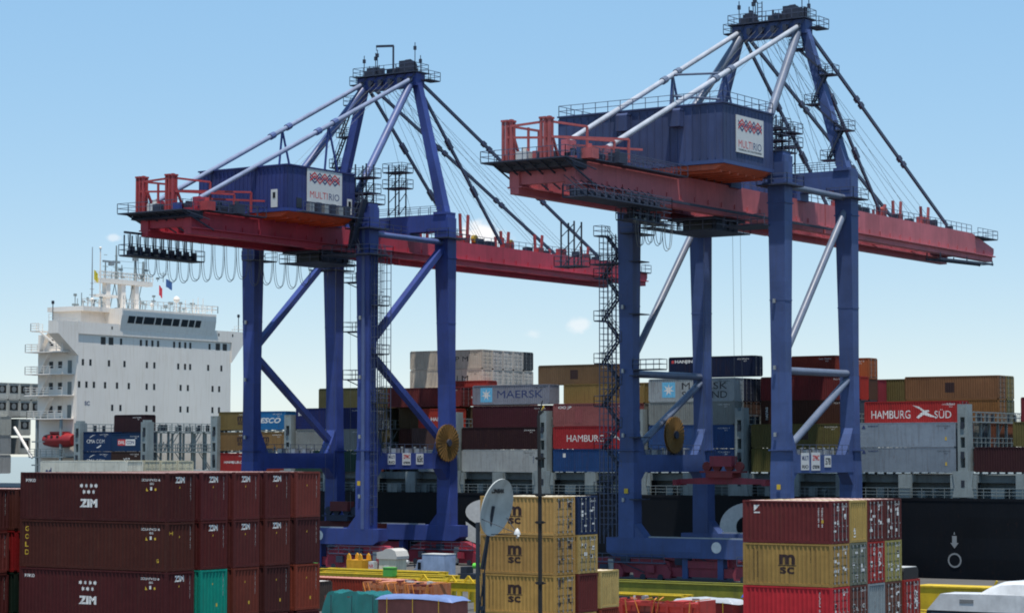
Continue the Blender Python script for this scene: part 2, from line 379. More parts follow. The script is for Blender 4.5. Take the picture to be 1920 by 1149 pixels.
def XF(t): return t['L']/2 + (.012 if t['end'] == 'wall' else -.004)      # ... and of the +X end
def small_marks(t, side=True, end=True):
    L, H = t['L'], t['H']
    if side:
        letter('ZCSU 874 521 6', .14, M['decal_w'], t, (L/2-1.35, YF, H-.42), width=1.5, name='number')
        letter('45G1', .13, M['decal_w'], t, (L/2-1.25, YF, H-.64), name='number')
        flat([[(-.1,-.1),(.1,-.1),(0,.12)]], M['decal_y'], t, (L/2-1.65, YF, H-.98), name='warning_mark')
        flat([[(-.06,-.08),(.06,-.08),(.06,.12),(-.06,.12)]], M['decal_w'], t, (L/2-1.3, YF, H-.95), name='warning_mark')
        flat([[(-.05,-.07),(.05,-.07),(.05,.07),(-.05,.07)]], M['decal_y'], t, (L/2-.95, YF, H-.98), name='warning_mark')
    if end:
        letter('CSU 871 220 4 45G1', .085, M['decal_w'], t, (XF(t), CW/2-.34, H-.95), 'x', width=1.35, roll=-90, name='number')
        flat([[(-.05,-.06),(.05,-.06),(0,.08)]], M['decal_y'], t, (XF(t), -.1, H-.86), 'x', name='warning_mark')
def mark_zim(t, side=True, end=True):
    L, H = t['L'], t['H']
    if side:
        letter('ZIM', .5, M['decal_w'], t, (-.3, YF, 1.05), width=1.45, bold=.05)
        pts = [(-.6+.4*i, .25) for i in range(4)] + [(-.4+.4*i, -.12) for i in range(3)]
        flat([star(6, .15, .085, x, y) for x, y in pts], M['decal_w'], t, (-.3, YF, 1.85), name='star_emblem')
        letter('97920', .2, M['decal_w'], t, (-L/2+.85, YF, H-.5), width=.85, name='number')
    if end:
        letter('ZIM', .36, M['decal_w'], t, (XF(t), -.06, H-.42), 'x', width=.86, bold=.05)
    small_marks(t, side, end)
def mark_msc(t, dx=0., s=1.):
    letter('m', .62*s, M['decal_brown'], t, (dx, YF, 1.62), width=1.1*s, bold=.04)
    flat([[(-.62*s,-.025),(.62*s,-.025),(.62*s,.03),(-.62*s,.03)]], M['decal_brown'], t, (dx, YF, 1.25), name='bar')
    letter('sc', .42*s, M['decal_brown'], t, (dx, YF, .95), width=1.0*s, bold=.03)
def door_marks(t, col='decal_w', seed=0):
    """the rows of small plates and numbers on the doors"""
    rnd = random.Random(seed); H = t['H']; ps = []
    for i in range(9):
        y = rnd.choice((-.72, -.3, .42, .68)); z = rnd.uniform(.5, H-.4); w_ = rnd.uniform(.07, .2); h = rnd.uniform(.05, .12)
        ps.append([(y-w_, z-h), (y+w_, z-h), (y+w_, z+h), (y-w_, z+h)])
    flat(ps, M[col], t, (XF(t)+.004, 0, 0), 'x', name='door_plates')['kind'] = 'stuff'
    letter('MSCU 4471', .13, M['decal_w'], t, (XF(t)+.004, .6, H-.35), 'x', width=.75, name='number')

# --- left stack of maroon boxes (four high, five deep; the lowest tier stands below the picture)
MAR = ['#4a2427', '#4f272a', '#562b2c', '#45222a', '#63322f']
rows = ['nearest', 'second', 'third', 'fourth', 'farthest']; tiers = ['bottom', 'third', 'second', 'top']
X0, Y0, ZB = -94.75, 104.0, .47
zim_cols = {(3,0):'#43201f',(3,1):'#4b2224',(3,2):'#512625',(3,3):'#4b2424',(3,4):'#683530',(2,0):'#4a2721',(2,1):'#502322',(2,2):'#4f2726',(2,3):'#4d2724',(2,4):'#452425',
            (1,0):'#482021',(1,1):'#1f8a78',(1,2):'#5e2f27',(1,3):'#452524',(1,4):'#74382c'}
for ti in range(4):
    for r in range(5):
        col = zim_cols.get((ti, r), '#4c2526')
        if ti == 0: lab = f'maroon container in the lowest tier of the left yard stack, {rows[r]} row'
        elif (ti, r) == (1, 1): lab = 'teal green container in the maroon yard stack at left'
        else: lab = f'{ {0:"dark maroon",1:"dark maroon",2:"maroon",3:"maroon",4:"lighter red-brown"}[r] } container, {tiers[ti]} tier from the top, {rows[r]} row of the left yard stack'.replace('top tier from the top', 'top tier')
        if ti and r == 0: lab = {3: 'dark maroon container with star emblem, top front box of the left yard stack', 2: 'plain dark maroon container with tall yellow letters, second front box of the left stack', 1: 'dark maroon container with star emblem, third front box from the top of left stack'}[ti]
        t = container(X0, Y0+r*3.0, ZB+ti*2.92, '40', True, col, lab, 'wall', group='maroon stack at left', fine=(ti > 0), roof=(.55,.36,.32))  # roof tint: dusty, with the sunlit top put into the colour
        if ti == 0: continue
        if (ti, r) == (2, 0):
            for k, chh in enumerate('GOLD'): letter(chh, .3, M['decal_y'], t, (-6.096+.62, YF, 2.35-k*.48), width=.3, bold=.01)
            small_marks(t); letter('H', .22, M['decal_y'], t, (XF(t), -.82, 2.25), 'x', width=.3)
            letter('G', .22, M['decal_y'], t, (6.096-.75, YF, .62))
        elif r < 4 and (ti, r) not in ((1, 1), (1, 2), (1, 3)): mark_zim(t, r == 0, True)
        else:
            small_marks(t, False, True)
            if ti == 1: flat([[(-.09,-.1),(.09,-.1),(.09,.1),(-.09,.1)]], M['decal_y'], t, (XF(t), .3, .75), 'x', name='warning_mark')
# the two columns of box ends beyond the left edge of that stack
for cidx, y in ((0, 105.3-3.03), (1, 105.3)):
    cols = (('#4a2523', '#5b2a26', '#4e2422', '#6a2b22') if cidx == 0 else ('#4b3028', '#4e2a24', '#7c1c1e', '#17271f'))
    seq = [cols[3], cols[2], cols[1], cols[0]] if cidx == 0 else ['#5a342d', cols[3], cols[2], '#4f2c26']
    for ti in range(4):
        nm = {'#7c1c1e': 'bright red', '#17271f': 'blackish green'}.get(seq[ti], 'maroon')
        lab = f'{nm} container, {tiers[ti]} tier, column {"at the very left edge of the picture" if cidx == 0 else "just left of the star emblem stack"}'
        if ti == 0: lab = f'{nm} container, lowest of the column {"at the very left edge of the picture" if cidx == 0 else "just left of the star emblem stack"}'
        elif nm != 'maroon' and cidx: lab = f'{nm} container end just left of the star emblem stack'
        t = container(-108.6, y, .47+ti*2.62+.15, '40', False, seq[ti], lab, 'wall', group='boxes at the left edge', roof=(.55,.36,.32))  # same roof tint, lightened as if sunlit
        small_marks(t, False, True)
# cream boxes behind the maroon stack, on top of a five-high block
for r in range(4):
    for ti in range(5):
        if ti == 4: lab = f'cream white container peeking over the maroon stack, {["front box with blue logo","second row","third row","farthest row"][r]}'
        else: lab = f'cream container hidden behind the maroon stack, {["lowest", "second", "third", "fourth"][ti]} tier, {["front", "second", "third", "farthest"][r]} row'
        t = container(-165.4, 175.5+r*2.55, ti*2.62-.52, '40', False, '#c9c6b8' if r == 0 else '#bfb9a2', lab, 'door' if r else 'wall', 'flat', 'cream boxes behind the maroon stack', roof=(.5,.47,.38))
        if ti == 4 and r == 0: letter('ad', .7, M['decal_b'], t, (-4.9, YF, 1.5), bold=.03)

# --- right yard stack of twenty-foot boxes
ry, rx = 128.8, -63.6
RS = {(3,0):('#5e2b2b','door','dark red twenty-foot container, top front box of right yard stack'),(3,1):('#a58c56','wall','mustard container end in the top tier of the right yard stack'),
      (3,2):('#5a2a28','door','red-brown container doors, top tier, third row of the right yard stack'),(3,3):('#512a28','door','maroon container doors, top tier, last row of the right yard stack'),
      (2,0):('#a28350','door','mustard yellow container with black logo, middle tier of right yard stack'),(2,1):('#66695c','door','grey-green container doors, middle of the right yard stack'),
      (2,2):('#8c2f2c','door','red container doors with white block letters, middle of the right yard stack'),(2,3):('#8b8352','door','olive yellow container doors, last row of the right yard stack'),
      (1,0):('#b4343a','door','bright red container under the mustard one in right yard stack'),(1,1):('#5b3730','door','brown container doors, third tier, second row of right yard stack'),
      (1,2):('#848d90','wall','plain light grey container end, third tier of the right yard stack'),(1,3):('#5e3f35','door','brown container doors, third tier, last row of right yard stack')}
for ti in range(4):
    for r in range(4):
        col, en, lab = RS.get((ti, r), ('#5b3b34', 'door', f'brown container in the lowest tier of the right yard stack, {["front", "second", "third", "last"][r]} row'))
        t = container(rx, ry+r*2.53, ti*2.605, '20', False, col, lab, en, group='right yard stack', fine=ti > 0, roof=(.55,.38,.33) if r != 1 else (.55,.47,.3))  # roofs dusty and lightened in colour for the sun on top
        if ti == 0: continue
        if en == 'door': door_marks(t, seed=ti*7+r)
        fp = [[(-.18,-.06),(.18,-.06),(.18,.06),(-.18,.06)]]
        if r == 0:
            for xx in (-1.03, 1.03): flat(fp, M['black'], t, (xx, YF, .09), name='fork_pocket')
        if (ti, r) == (2, 0):
            mark_msc(t)
            for xx, hh in ((-2.28, 1.9), (-2.02, 1.6)): letter('MEDITERRANEAN SHIPPING', .09, M['decal_brown'], t, (xx, YF, 1.3), width=hh, roll=-90)
            letter('MSCU 2814', .07, M['decal_brown'], t, (1.6, YF, 1.9), width=.9, roll=-90)
        if (ti, r) == (3, 0):
            flat([[(-.2,-.24),(.2,-.24),(.2,-.16),(-.2,-.16)], [(-.2,-.12),(.2,.26),(-.2,.26)]], M['decal_w'], t, (-2.05, YF, 2.05), name='emblem')
            for xx in (2.15, 2.4): letter('TGHU 301 44', .09, M['decal_w'], t, (xx, YF, 1.6), width=1.2, roll=-90)
            flat([[(-.06,-.1),(.06,-.1),(.06,.1),(-.06,.1)]], M['decal_y'], t, (2.42, YF, 1.35), name='warning_mark')
        if (ti, r) == (3, 1): letter('GE', .35, M['decal_w'], t, (XF(t), -.5, .6), 'x', roll=90)
        if (ti, r) == (2, 2):
            for k, chh in enumerate('CAI'): letter(chh, .42, M['decal_w'], t, (XF(t)+.02, .45, 1.75-k*.55), 'x', bold=.04, roll=-90)
        if (ti, r) == (1, 0): letter('CAIU 226', .12, M['decal_w'], t, (2.2, YF, 1.5), width=1.6, roll=-90)
# the neighbour with a black box on it
t = container(-63.5, 138.95, 2.62, '20', False, '#8c2f2c', 'red container doors with white letters right of the right yard stack', 'door', group='right yard stack', fine=True, roof=(.36,.2,.17)); door_marks(t, seed=3)
for k, chh in enumerate('CAI'): letter(chh, .36, M['decal_w'], t, (XF(t)+.02, .45, 1.75-k*.5), 'x', bold=.04, roll=-90)
container(-63.5, 138.95, 0, '20', False, '#6b2c2a', 'red-brown container below the white lettered red one right of the yard stack', 'door', group='right yard stack')
tk = thing('tarped_tank', 'low black box with pale top resting on the red container at right', 'box', (-66.5, 140.2, 5.215))
q = MB(); q.prism([(-1.15,0),(1.15,0),(1.15,.55),(1.0,.75),(-1.0,.75),(-1.15,.55)], 'x', -2.9, 2.9); part(q, 'cover', M['black'], tk)
q = MB(); q.box(-2.85, -.98, .752, 2.85, .98, .79); part(q, 'top_sheet', plain('pale_sheet', (.45,.45,.43)), tk)

# --- middle yard stack with the black logos
my, mx_ = 131.0, -84.9
MS = {(3,0):('#ad8a58','door','mustard container with black logo behind the dish, top of the middle stack'),(3,1):('#1d2a44','door','navy container doors in the top tier of the middle yard stack'),
      (2,0):('#a98654','door','mustard container with black logo, middle tier of the middle yard stack'),(2,1):('#a58d5c','door','mustard container doors, second row of the middle yard stack'),
      (1,0):('#ae8b54','door','mustard container with black logo, third tier of the middle yard stack'),(1,1):('#5a2b2a','wall','maroon container end, third tier of the middle yard stack')}
for ti in range(4):
    for r in range(2):
        col, en, lab = MS.get((ti, r), ('#a58c56', 'door', f'mustard container in the lowest tier of the middle yard stack, {["front", "back"][r]} row'))
        t = container(mx_, my+r*2.85, ti*2.61+.0, '20', False, col, lab, en, group='middle yard stack', fine=ti > 0, roof=(.62,.56,.42))  # roof colour lightened to carry the bright sunlit top
        if ti == 0: continue
        if en == 'door': door_marks(t, 'decal_w' if r else 'decal_brown', seed=ti*5+r+40)
        if r == 0:
            mark_msc(t, -.25)
            for xx in (-1.03, 1.03): flat([[(-.18,-.06),(.18,-.06),(.18,.06),(-.18,.06)]], M['black'], t, (xx, YF-.002, .09), name='fork_pocket')
            if ti < 3:
                for xx, hh in ((-2.3, 1.9), (-2.0, 1.6)): letter('MEDITERRANEAN SHIPPING', .08, M['decal_brown'], t, (xx, YF, 1.3), width=hh, roll=-90)
            flat([[(-.35,-.25),(-.1,-.25),(-.1,.25),(-.35,.25)]], M['decal_brown'], t, (XF(t)+.005, -.45, 2.1), 'x', name='door_plate')
t = container(-86.6, 139.4, 2.55, '20', False, '#a99463', 'plain mustard container end, lowest box right of the middle yard stack', 'wall', group='middle yard stack', fine=True, roof=(.55,.45,.32))
container(-86.6, 139.4, 0, '20', False, '#7b3a2e', 'rust container under the plain mustard one right of the middle stack', 'wall', group='middle yard stack')

# ---------------------------------------------------------------- the container ship
SY, SY2 = 253.0, 293.0
ship = thing('container_ship', 'black-hulled container ship with white accommodation block moored behind the two cranes', 'ship', (-165, 273, -2.6))
def sp(mb, name, mat, parent=None, **k): return part(mb, name, mat, parent or ship, world=True, **k)
h = MB()
# hull: station outlines (x, half-beam factor, keel z) lofted; parallel midbody with a raked bow and a stern transom
st = [(-335, .82, 3.5), (-322, .95, 0), (-300, 1, -4), (-60, 1, -4), (-25, .86, -4), (5, .45, -3), (26, .05, 4)]
yc, hb = (SY+SY2)/2, (SY2-SY)/2; prof = [(1, 9.1), (1, 2.2), (.995, -1.5), (.93, -4)]
ring = []
for x, k, kz in st:
    pts = [(x, yc - hb*k*f, max(z, kz) if z < 9 else z) for f, z in prof] + [(x, yc + hb*k*f, max(z, kz) if z < 9 else z) for f, z in reversed(prof)]
    ring.append(pts)
n = 8; vs_ = [p for r_ in ring for p in r_]
fs = [(j*n+i, j*n+(i+1) % n, (j+1)*n+(i+1) % n, (j+1)*n+i) for j in range(len(st)-1) for i in range(n)] + [tuple(range(n)), tuple(range((len(st)-1)*n, len(st)*n))]
h.add(vs_, fs); sp(h, 'hull', M['hull'])
b = MB(); b.box(-300, SY-.05, 8.78, -60, SY, 9.1); sp(b, 'sheer_strake', M['hull'])
# hull lettering and the thruster mark
for chh, x, zc, hh, ww in (('S', -174.2, 5.35, 6.0, 7.6), ('C', -136.2, 5.35, 6.0, 7.6), ('m', -210, 5.35, 6.0, 9)):
    letter(chh, hh, M['decal_w'], ship, Vector((x, SY-.03, zc)) - ship.location, width=ww, bold=.06)
flat([[(-.28,1.1),(-.28,.3),(-.5,.3),(0,-.35),(.5,.3),(.28,.3),(.28,1.1)], [(-.1,1.25),(.1,1.25),(0,1.6)]], M['galv'], ship, Vector((-109.3, SY-.03, 3.7)) - ship.location, name='draught_mark')
ringp = [[(math.cos(a)*r_, math.sin(a)*r_) for a, r_ in ((i*math.pi/8, .85), ((i+1)*math.pi/8, .85), ((i+1)*math.pi/8, .66), (i*math.pi/8, .66))] for i in range(16)]
flat(ringp, M['galv'], ship, Vector((-109.3, SY-.03, 2.0)) - ship.location, name='thruster_mark')
d = MB(); d.box(-300, SY+.4, 8.9, -60, SY2-.4, 9.06); sp(d, 'deck', M['ship_grey'])
# hatch coaming (set in from the side) and its stiffening bands
PIL = [-248.6, -235.2, -221.8, -208.3, -194.2, -180.1, -166.0, -151.6, -137.3, -122.8, -108.2, -93.9, -79.6]
for i in range(len(PIL)-1):
    a, c = PIL[i]+.9, PIL[i+1]-.9
    cm = MB(); cm.box(a, SY+3.0, 9.06, c, SY2-3, 10.8); co = sp(cm, 'hatch_coaming', M['ship_grey'])
    e = MB(); e.box(a-.1, SY+2.6, 10.1, c+.1, SY+2.99, 10.3); sp(e, 'stiffener', M['ship_lash'], co)
    e = MB(); e.box(a-.2, SY+1.8, 10.85, c+.2, SY2-2, 11.75); sp(e, 'hatch_cover', M['ship_grey'])
    for k, xm in enumerate((a+.15, (a+c)/2, c-.15)):   # stanchions that carry the outboard boxes
        e = MB(); w2 = .55 if k != 1 else .8
        e.box(xm-w2, SY+.15, 9.06, xm+w2, SY+.5, 11.8); e.box(xm-w2, SY+.5, 10.9, xm+w2, SY+2.9, 11.78); sp(e, 'stanchion', M['ship_lash'])
    for k in range(2):                                  # cleats, bins and vents on the side deck
        xv = a+2.6+k*5+random.uniform(-.6, .6); e = MB(); e.box(xv-.45, SY+1.6, 9.06, xv+.45, SY+2.3, 9.9+random.random()*.4); e.lathe([(.3, 0), (.42, .35), (.0, .5)], (xv+1.6, SY+1.9, 9.6), 8); e.tube((xv+1.6, SY+1.9, 9.0), (xv+1.6, SY+1.9, 9.65), .14, 6)
        sp(e, 'deck_vent', M['ship_lash'])
    e = MB(); e.rail([(a, SY+.12, 9.08), (c, SY+.12, 9.08)], 1.15, 1.5, .024, 3); sp(e, 'side_railing', M['ship_lash'], kind='stuff')
    if i % 2 == 0:
        e = MB(); e.box((a+c)/2-3.8, SY+.16, 9.1, (a+c)/2-2.2, SY+.2, 10.2); sp(e, 'bulwark_plate', M['ship_lash'])
# lashing bridges
def lashing_bridge(x, top, cols=True):
    lb = thing('tmp', '', ''); 
    for k in ('label', 'category'): del lb[k]
    lb.name = 'lashing_bridge'; lb.parent = ship; lb.location = Vector((x, SY, 9.0)) - ship.location
    p_ = MB()
    for s in (-1, 1): p_.box(-.62 if s < 0 else .28, .1, 0, -.28 if s < 0 else .62, 1.5, top-9)
    for z in [k*2.3 for k in range(int((top-9)/2.3)+1)]: p_.box(-.28, .12, z, .28, 1.48, z+1.1)
    p_.prism([(-1.3,0),(1.3,0),(1.05,1.2),(1.3,3.0),(-1.3,3.0),(-1.05,1.2)], 'y', .02, .1)
    part(p_, 'pillar', M['ship_lash'], lb)
    q_ = MB()
    for z in (1.5, 4.8, 8.2): q_.box(-.22, .0, z-.35, .22, .05, z+.45)
    part(q_, 'access_slot', M['steel'], lb)
    for k in range(1, 15):
        c_ = MB(); c_.box(-.14, k*2.6, 2, .14, k*2.6+.26, 8.6); part(c_, 'post', M['ship_lash'], lb)
    for z in (5.6, 8.6):
        w_ = MB(); w_.box(-.65, 1.5, z, .65, 38, z+.14); part(w_, 'walkway', M['ship_lash'], lb)
        r_ = MB(); r_.rail([(.62, 1.5, z+.14), (.62, 38, z+.14)], 1.1, 1.3, .035, 2); r_.rail([(-.62, 1.5, z+.14), (-.62, 38, z+.14)], 1.1, 1.3, .035, 2); part(r_, 'handrail', M['ship_lash'], lb, kind='stuff')
    e = MB()
    for k in range(0, 14): e.beam((0, 1.6+k*2.6, 5.6), (0, 1.6+(k+1)*2.6, 8.6 if k % 2 else 2.8), .1, .1)
    part(e, 'brace', M['ship_lash'], lb, kind='stuff')
    r2 = random.Random(int(-x)); e = MB()
    for k in range(16):
        y = r2.uniform(1.5, 36); e.beam((.5, y, 5.7), (.5+r2.uniform(-.2, .2), y+r2.uniform(-.8, .8), 7.2), .05, .05); e.cbox((.5, y, 9.2), (.25, .4, .9))
    part(e, 'lashing_rods', M['steel'], lb, kind='stuff')
for x in PIL[:-1]: lashing_bridge(x, 19.7 if x > -225 else 19.0)

# accommodation block: its broad face looks along +X
XA, YA, YB = -251.0, 255.4, 290.4
a = MB(); a.box(XA-8.2, YA, 9.06, XA, YB, 32.6); block = sp(a, 'accommodation_block', M['white'])
def window(y, z, w_=.42, hh=.85, parent=None, X=XA):
    e = MB(); e.box(X+.002, y-w_/2, z-hh/2, X+.01, y+w_/2, z+hh/2); return sp(e, 'window', M['glass'], parent or block)
Z1, Z2, Z3, Z4 = 31.75, 28.35, 25.0, 21.6
for y in (260.9, 262.6): window(y, Z1, 1.05, 1.15)
for y in (287.2, 288.9): window(y, Z1+.05, 1.05, 1.1)
for y in (264.8, 269.2, 270.5, 271.8, 273.1, 276.8, 278.1, 279.4, 280.6, 285.2): window(y, Z1, .5, .95)
for y in (256.6, 258.2, 262.2, 265.6, 270.6, 272.3, 277.8, 279.4, 280.6, 284.9, 288.1): window(y, Z2, .5, .95)
for y in (255.85, 257.4, 259.0, 261.4, 264.0, 266.6, 270.6, 272.3, 278.4, 280.1, 286, 287.6): window(y, Z3, .5, .95)
for y in (263.0, 264.8, 270.6, 272.3, 278.4, 280.1, 286, 287.6): window(y, Z4, .5, .95)
letter('SC', .6, M['decal_b'], block, Vector((XA+.02, 257.6, 22.2)) - wloc(block), 'x', width=1.1)
# bridge wings, flared out beyond the block
for s, y_in, y_out in ((-1, YA+.01, 251.2), (1, YB-.01, 293.4)):
    e = MB()
    for xx in (0,): e.prism([(y_in, 29.3), (y_in, 34.4), (y_out, 34.4), (y_out, 32.5)], 'x', XA-1.9, XA+.2)
    wing = sp(e, 'bridge_wing', M['white'])
    e = MB(); e.rail([(XA+.1, y_out, 34.4), (XA-1.8, y_out, 34.4)], 1.0, 1.3, .03); sp(e, 'handrail', M['white'], wing, kind='stuff')
    e = MB(); e.tube((XA-1, y_out, 34.5), (XA-1, y_out, 36.9), .07, 5); e.lathe([(.05, 0), (.22, .1), (.22, .5), (0, .6)], (XA-1, y_out, 36.8), 8); sp(e, 'searchlight', M['steel'], wing)
    e = MB(); e.rail([(XA+.1, y_in+s*.2, 34.4), (XA+.1, y_out, 34.4)], .35, 2, .04, 1); sp(e, 'dodger_rail', M['white'], wing, kind='stuff')
front = MB(); front.box(XA+.02, YA, 32.6, XA+.2, YB, 34.4); sp(front, 'bridge_front', M['white'])
for y in (262.6, 266.0, 287.2, 290.6): window(y, 33.75, .3, .45, X=XA+.2)
# wheelhouse with raked windows
yw0, yw1 = 264.3, 286.1
e = MB(); e.prism([(XA-8, 32.6), (XA+.05, 32.6), (XA+.6, 35.8), (XA+.6, 36.9), (XA-8, 36.9)], 'y', yw0, yw1); wh = sp(e, 'wheelhouse', M['white'])
ww = [1.45, 1.45, 2.3, 1.35, 2.0, 1.45, 1.45, 1.2, 1.2]; y = yw0+1.4
for k, w_ in enumerate(ww):
    e = MB(); x0, x1 = XA+.79-.06, XA+1.0-.045
    vsx = [(XA+.46, y, 34.65), (XA+.46, y+w_, 34.65), (XA+.65, y+w_+.15, 35.75), (XA+.65, y+.15, 35.75)]
    e.add(vsx + [(p[0]-.05, p[1], p[2]) for p in vsx], [(0,1,2,3), (7,6,5,4), (0,4,5,1), (1,5,6,2), (2,6,7,3), (3,7,4,0)])
    sp(e, 'window', M['glass'], wh); y += w_ + (.55 if k in (5,) else .32)
e = MB(); e.box(XA-9.5, yw0-5.8, 36.3, XA-2, yw0-.01, 37.0); e.box(XA-9, yw0-5.2, 32.6, XA-3, yw0-.02, 36.3); ann = sp(e, 'side_house', M['white'])
for k in range(3): window(yw0-4.6+k*1.6, 33.6, .9, 1.0, ann, X=XA-3)
e = MB(); e.rail([(XA+.9, yw0, 37.1), (XA+.9, yw1, 37.1), (XA-8.5, yw1, 37.1)], 1.1, 1.3, .04, 2); e.rail([(XA-2.1, yw0-5.7, 37), (XA-2.1, yw0, 37)], 1.1, 1.2, .04, 2); sp(e, 'monkey_island_rail', M['white'], wh, kind='stuff')
# radar mast: portal with masts, scanners and domes
mast = MB()
for y in (266.2, 269.6, 272.6): mast.box(XA-5, y-.45, 37.1, XA-4.1, y+.45, 41.4)
mast.box(XA-5.2, 264.2, 41.0, XA-3.9, 276.0, 41.7); mast.box(XA-5.2, 264.0, 38.8, XA-3.9, 268.3, 39.2)
mo = sp(mast, 'radar_mast', M['white'])
e = MB(); e.rail([(XA-3.9, 264.3, 41.7), (XA-3.9, 276, 41.7)], 1.1, 1.0, .04, 2); e.rail([(XA-5.2, 264.3, 41.7), (XA-5.2, 276, 41.7)], 1.1, 1.0, .04, 2); sp(e, 'handrail', M['white'], mo, kind='stuff')
for y, z0, z1, rr in ((268.3, 41.7, 47.0, .22), (272.6, 41.7, 45.4, .3), (274.4, 41.7, 44.9, .3), (265.9, 41.7, 44.4, .16), (263.0, 37.1, 46.4, .12), (276, 41.0, 43.6, .05)):
    e = MB(); e.tube((XA-4.5, y, z0), (XA-4.5, y, z1), rr, 8, rr*.5)
    if rr < .25 and rr > .1:
        for k in range(4): e.tube((XA-4.5, y-.7+.12*k, z0+1+k*.9), (XA-4.5, y+.7-.12*k, z0+1+k*.9), .05, 4)
    sp(e, 'mast_pole', M['ship_lash'] if rr > .15 else M['galv'], mo)
for y, z, ln in ((272.6, 45.5, 3.4), (267.2, 44.4, 1.9)):
    e = MB(); e.beam((XA-4.5, y-ln, z), (XA-4.5, y+ln, z), .2, .3); e.cbox((XA-4.5, y, z-.35), (.7, .7, .5)); sp(e, 'radar_scanner', M['galv'], mo)
for y, z, rr in ((280.6, 39.2, .55), (274.9, 38.0, .35), (263.2, 46.2, .22), (261.5, 38.1, .35)):
    e = MB(); e.lathe([(0.01, -rr), (rr*.7, -rr*.7), (rr, 0), (rr*.7, rr*.7), (.01, rr)], (XA-3, y, z), 10); e.tube((XA-3, y, 37), (XA-3, y, z-rr), .1, 5)
    sp(e, 'antenna_dome', M['white'], mo, smooth=True)
for y, hh in ((279.4, 1.9), (281.6, 2.0), (283.4, 2.3), (284.6, 2.6), (285.8, 2.5), (284, 1.4), (262.4, 2.4)):
    e = MB(); e.tube((XA-2, y, 37.1), (XA-2, y, 37.1+hh), .06, 5); sp(e, 'whip_antenna', M['white'], mo)
e = MB(); rm = random.Random(3)
for k in range(46):
    y = rm.uniform(259, 285); z0 = 37 if y > 277 or y < 264 else rm.choice((37, 41.7)); hh = rm.uniform(.4, 2.4)*(1 if y < 277 else .7); xx = XA-rm.uniform(.5, 7)
    e.tube((xx, y, z0), (xx, y, z0+hh), rm.uniform(.03, .09), 5)
    if k % 2: e.cbox((xx, y, z0+hh), (rm.uniform(.2, .5), rm.uniform(.2, .8), rm.uniform(.15, .5)))
    if k % 5 == 0: e.tube((xx, y-1.2, z0+hh*.8), (xx, y+1.2, z0+hh*.8), .04, 4)
for k in range(8): e.beam((XA-4.5, 266+k, 37.2 if k % 2 else 41), (XA-4.5, 267+k, 41 if k % 2 else 37.2), .09, .09)
for z in (42.6, 43.6, 44.6): e.beam((XA-4.5, 267.5, z), (XA-4.5, 275.2, z+.1), .05, .05)
sp(e, 'mast_fittings', M['ship_lash'], mo, kind='stuff')
def flag(y, z, w_, hh, base, nm):
    e = MB(); pts = []
    for i in range(5):
        for j in (0, 1): pts.append((XA-4.4+.12*math.sin(i*1.5), y+w_*i/4, z-hh*j-.12*i))
    e.add(pts, [(2*i, 2*i+2, 2*i+3, 2*i+1) for i in range(4)]); sp(e, 'flag', plain(nm, base, .8, var=.25, sc=2), mo)
flag(263.3, 42.9, .9, 1.5, (.6,.5,.04), 'yellow_flag_cloth'); flag(278.0, 41.4, .8, 1.6, (.55,.04,.06), 'red_flag_cloth'); flag(279.6, 42.5, 1.5, 1.3, (.05,.12,.3), 'blue_flag_cloth')
# open decks on the quay side of the block
for z, x0 in ((33.1, -258.3), (29.95, -259.4), (26.6, -259.4), (23.4, -259.4), (19.9, -258.9)):
    e = MB(); e.box(x0, YA-2.6, z-.16, XA-.6 if z < 33 else XA-5.5, YA, z); dk = sp(e, 'side_deck', M['white'])
    xe = XA-.6 if z < 33 else XA-5.6
    e = MB(); e.rail([(xe, YA-2.5, z), (x0, YA-2.5, z), (x0, YA, z)], 1.1, 1.4, .035, 3); sp(e, 'handrail', M['white'], dk, kind='stuff')
    if z < 33:
        e = MB(); e.beam((x0+1.2, YA-.4, z), (x0+4.4, YA-1.6, z+3.2), .7, .12); sp(e, 'stairway', M['white'], dk)
        for xx in (-256.4, -254.5): 
            e = MB(); e.box(xx-.4, YA-.05, z+.9, xx+.4, YA-.003, z+1.9); sp(e, 'window', M['glass'], dk)
        e = MB(); e.box(-252.9, YA-.05, z+.05, -252.1, YA-.003, z+2.0); sp(e, 'door', M['ship_grey'], dk)
e = MB(); e.beam((XA-5.6, YA-2.4, 33), (XA-1.5, YA-.6, 29.5), .25, .25); sp(e, 'wing_bracket', M['white'])
e = MB()
for x in (-257, -252): e.beam((x, YA-2.2, 9.1), (x, YA-2.2, 19.8), .35, .35)
for z in (12.5, 16): e.beam((-258, YA-2.2, z), (-251.5, YA-2.2, z), .2, .2)
e.box(-258.5, YA-2.4, 13.6, -251.2, YA, 13.8); e.rail([(-258.5, YA-2.4, 13.8), (-251.2, YA-2.4, 13.8)], 1.1, 1.2, .04, 3); sp(e, 'davit_frame', M['ship_lash'])
e = MB(); e.tube((-262, YA-2, 18.2), (-257.8, YA-2.3, 13.6), .22, 8); sp(e, 'boom_post', M['white'])
lf = thing('lifeboat', 'enclosed red lifeboat hanging beside the white accommodation block', 'lifeboat', (-253.2, 254.0, 15.5))
e = MB(); prof_ = [(-3.1, .35), (-2.7, .75), (-1.2, .98), (1.4, 1.0), (2.6, .9), (3.1, .75)]; nn = 12; vs_ = []
for x, k in prof_:
    for i in range(nn):
        t_ = 2*math.pi*i/nn; vs_.append((x, math.cos(t_)*1.15*k, 1.1+math.sin(t_)*1.12*k*(1 if math.sin(t_) < 0 else .95)))
e.add(vs_, [(j*nn+i, j*nn+(i+1) % nn, (j+1)*nn+(i+1) % nn, (j+1)*nn+i) for j in range(len(prof_)-1) for i in range(nn)] + [tuple(range(nn)), tuple(range(nn*(len(prof_)-1), nn*len(prof_)))])
part(e, 'hull', M['orange'], lf, smooth=True)
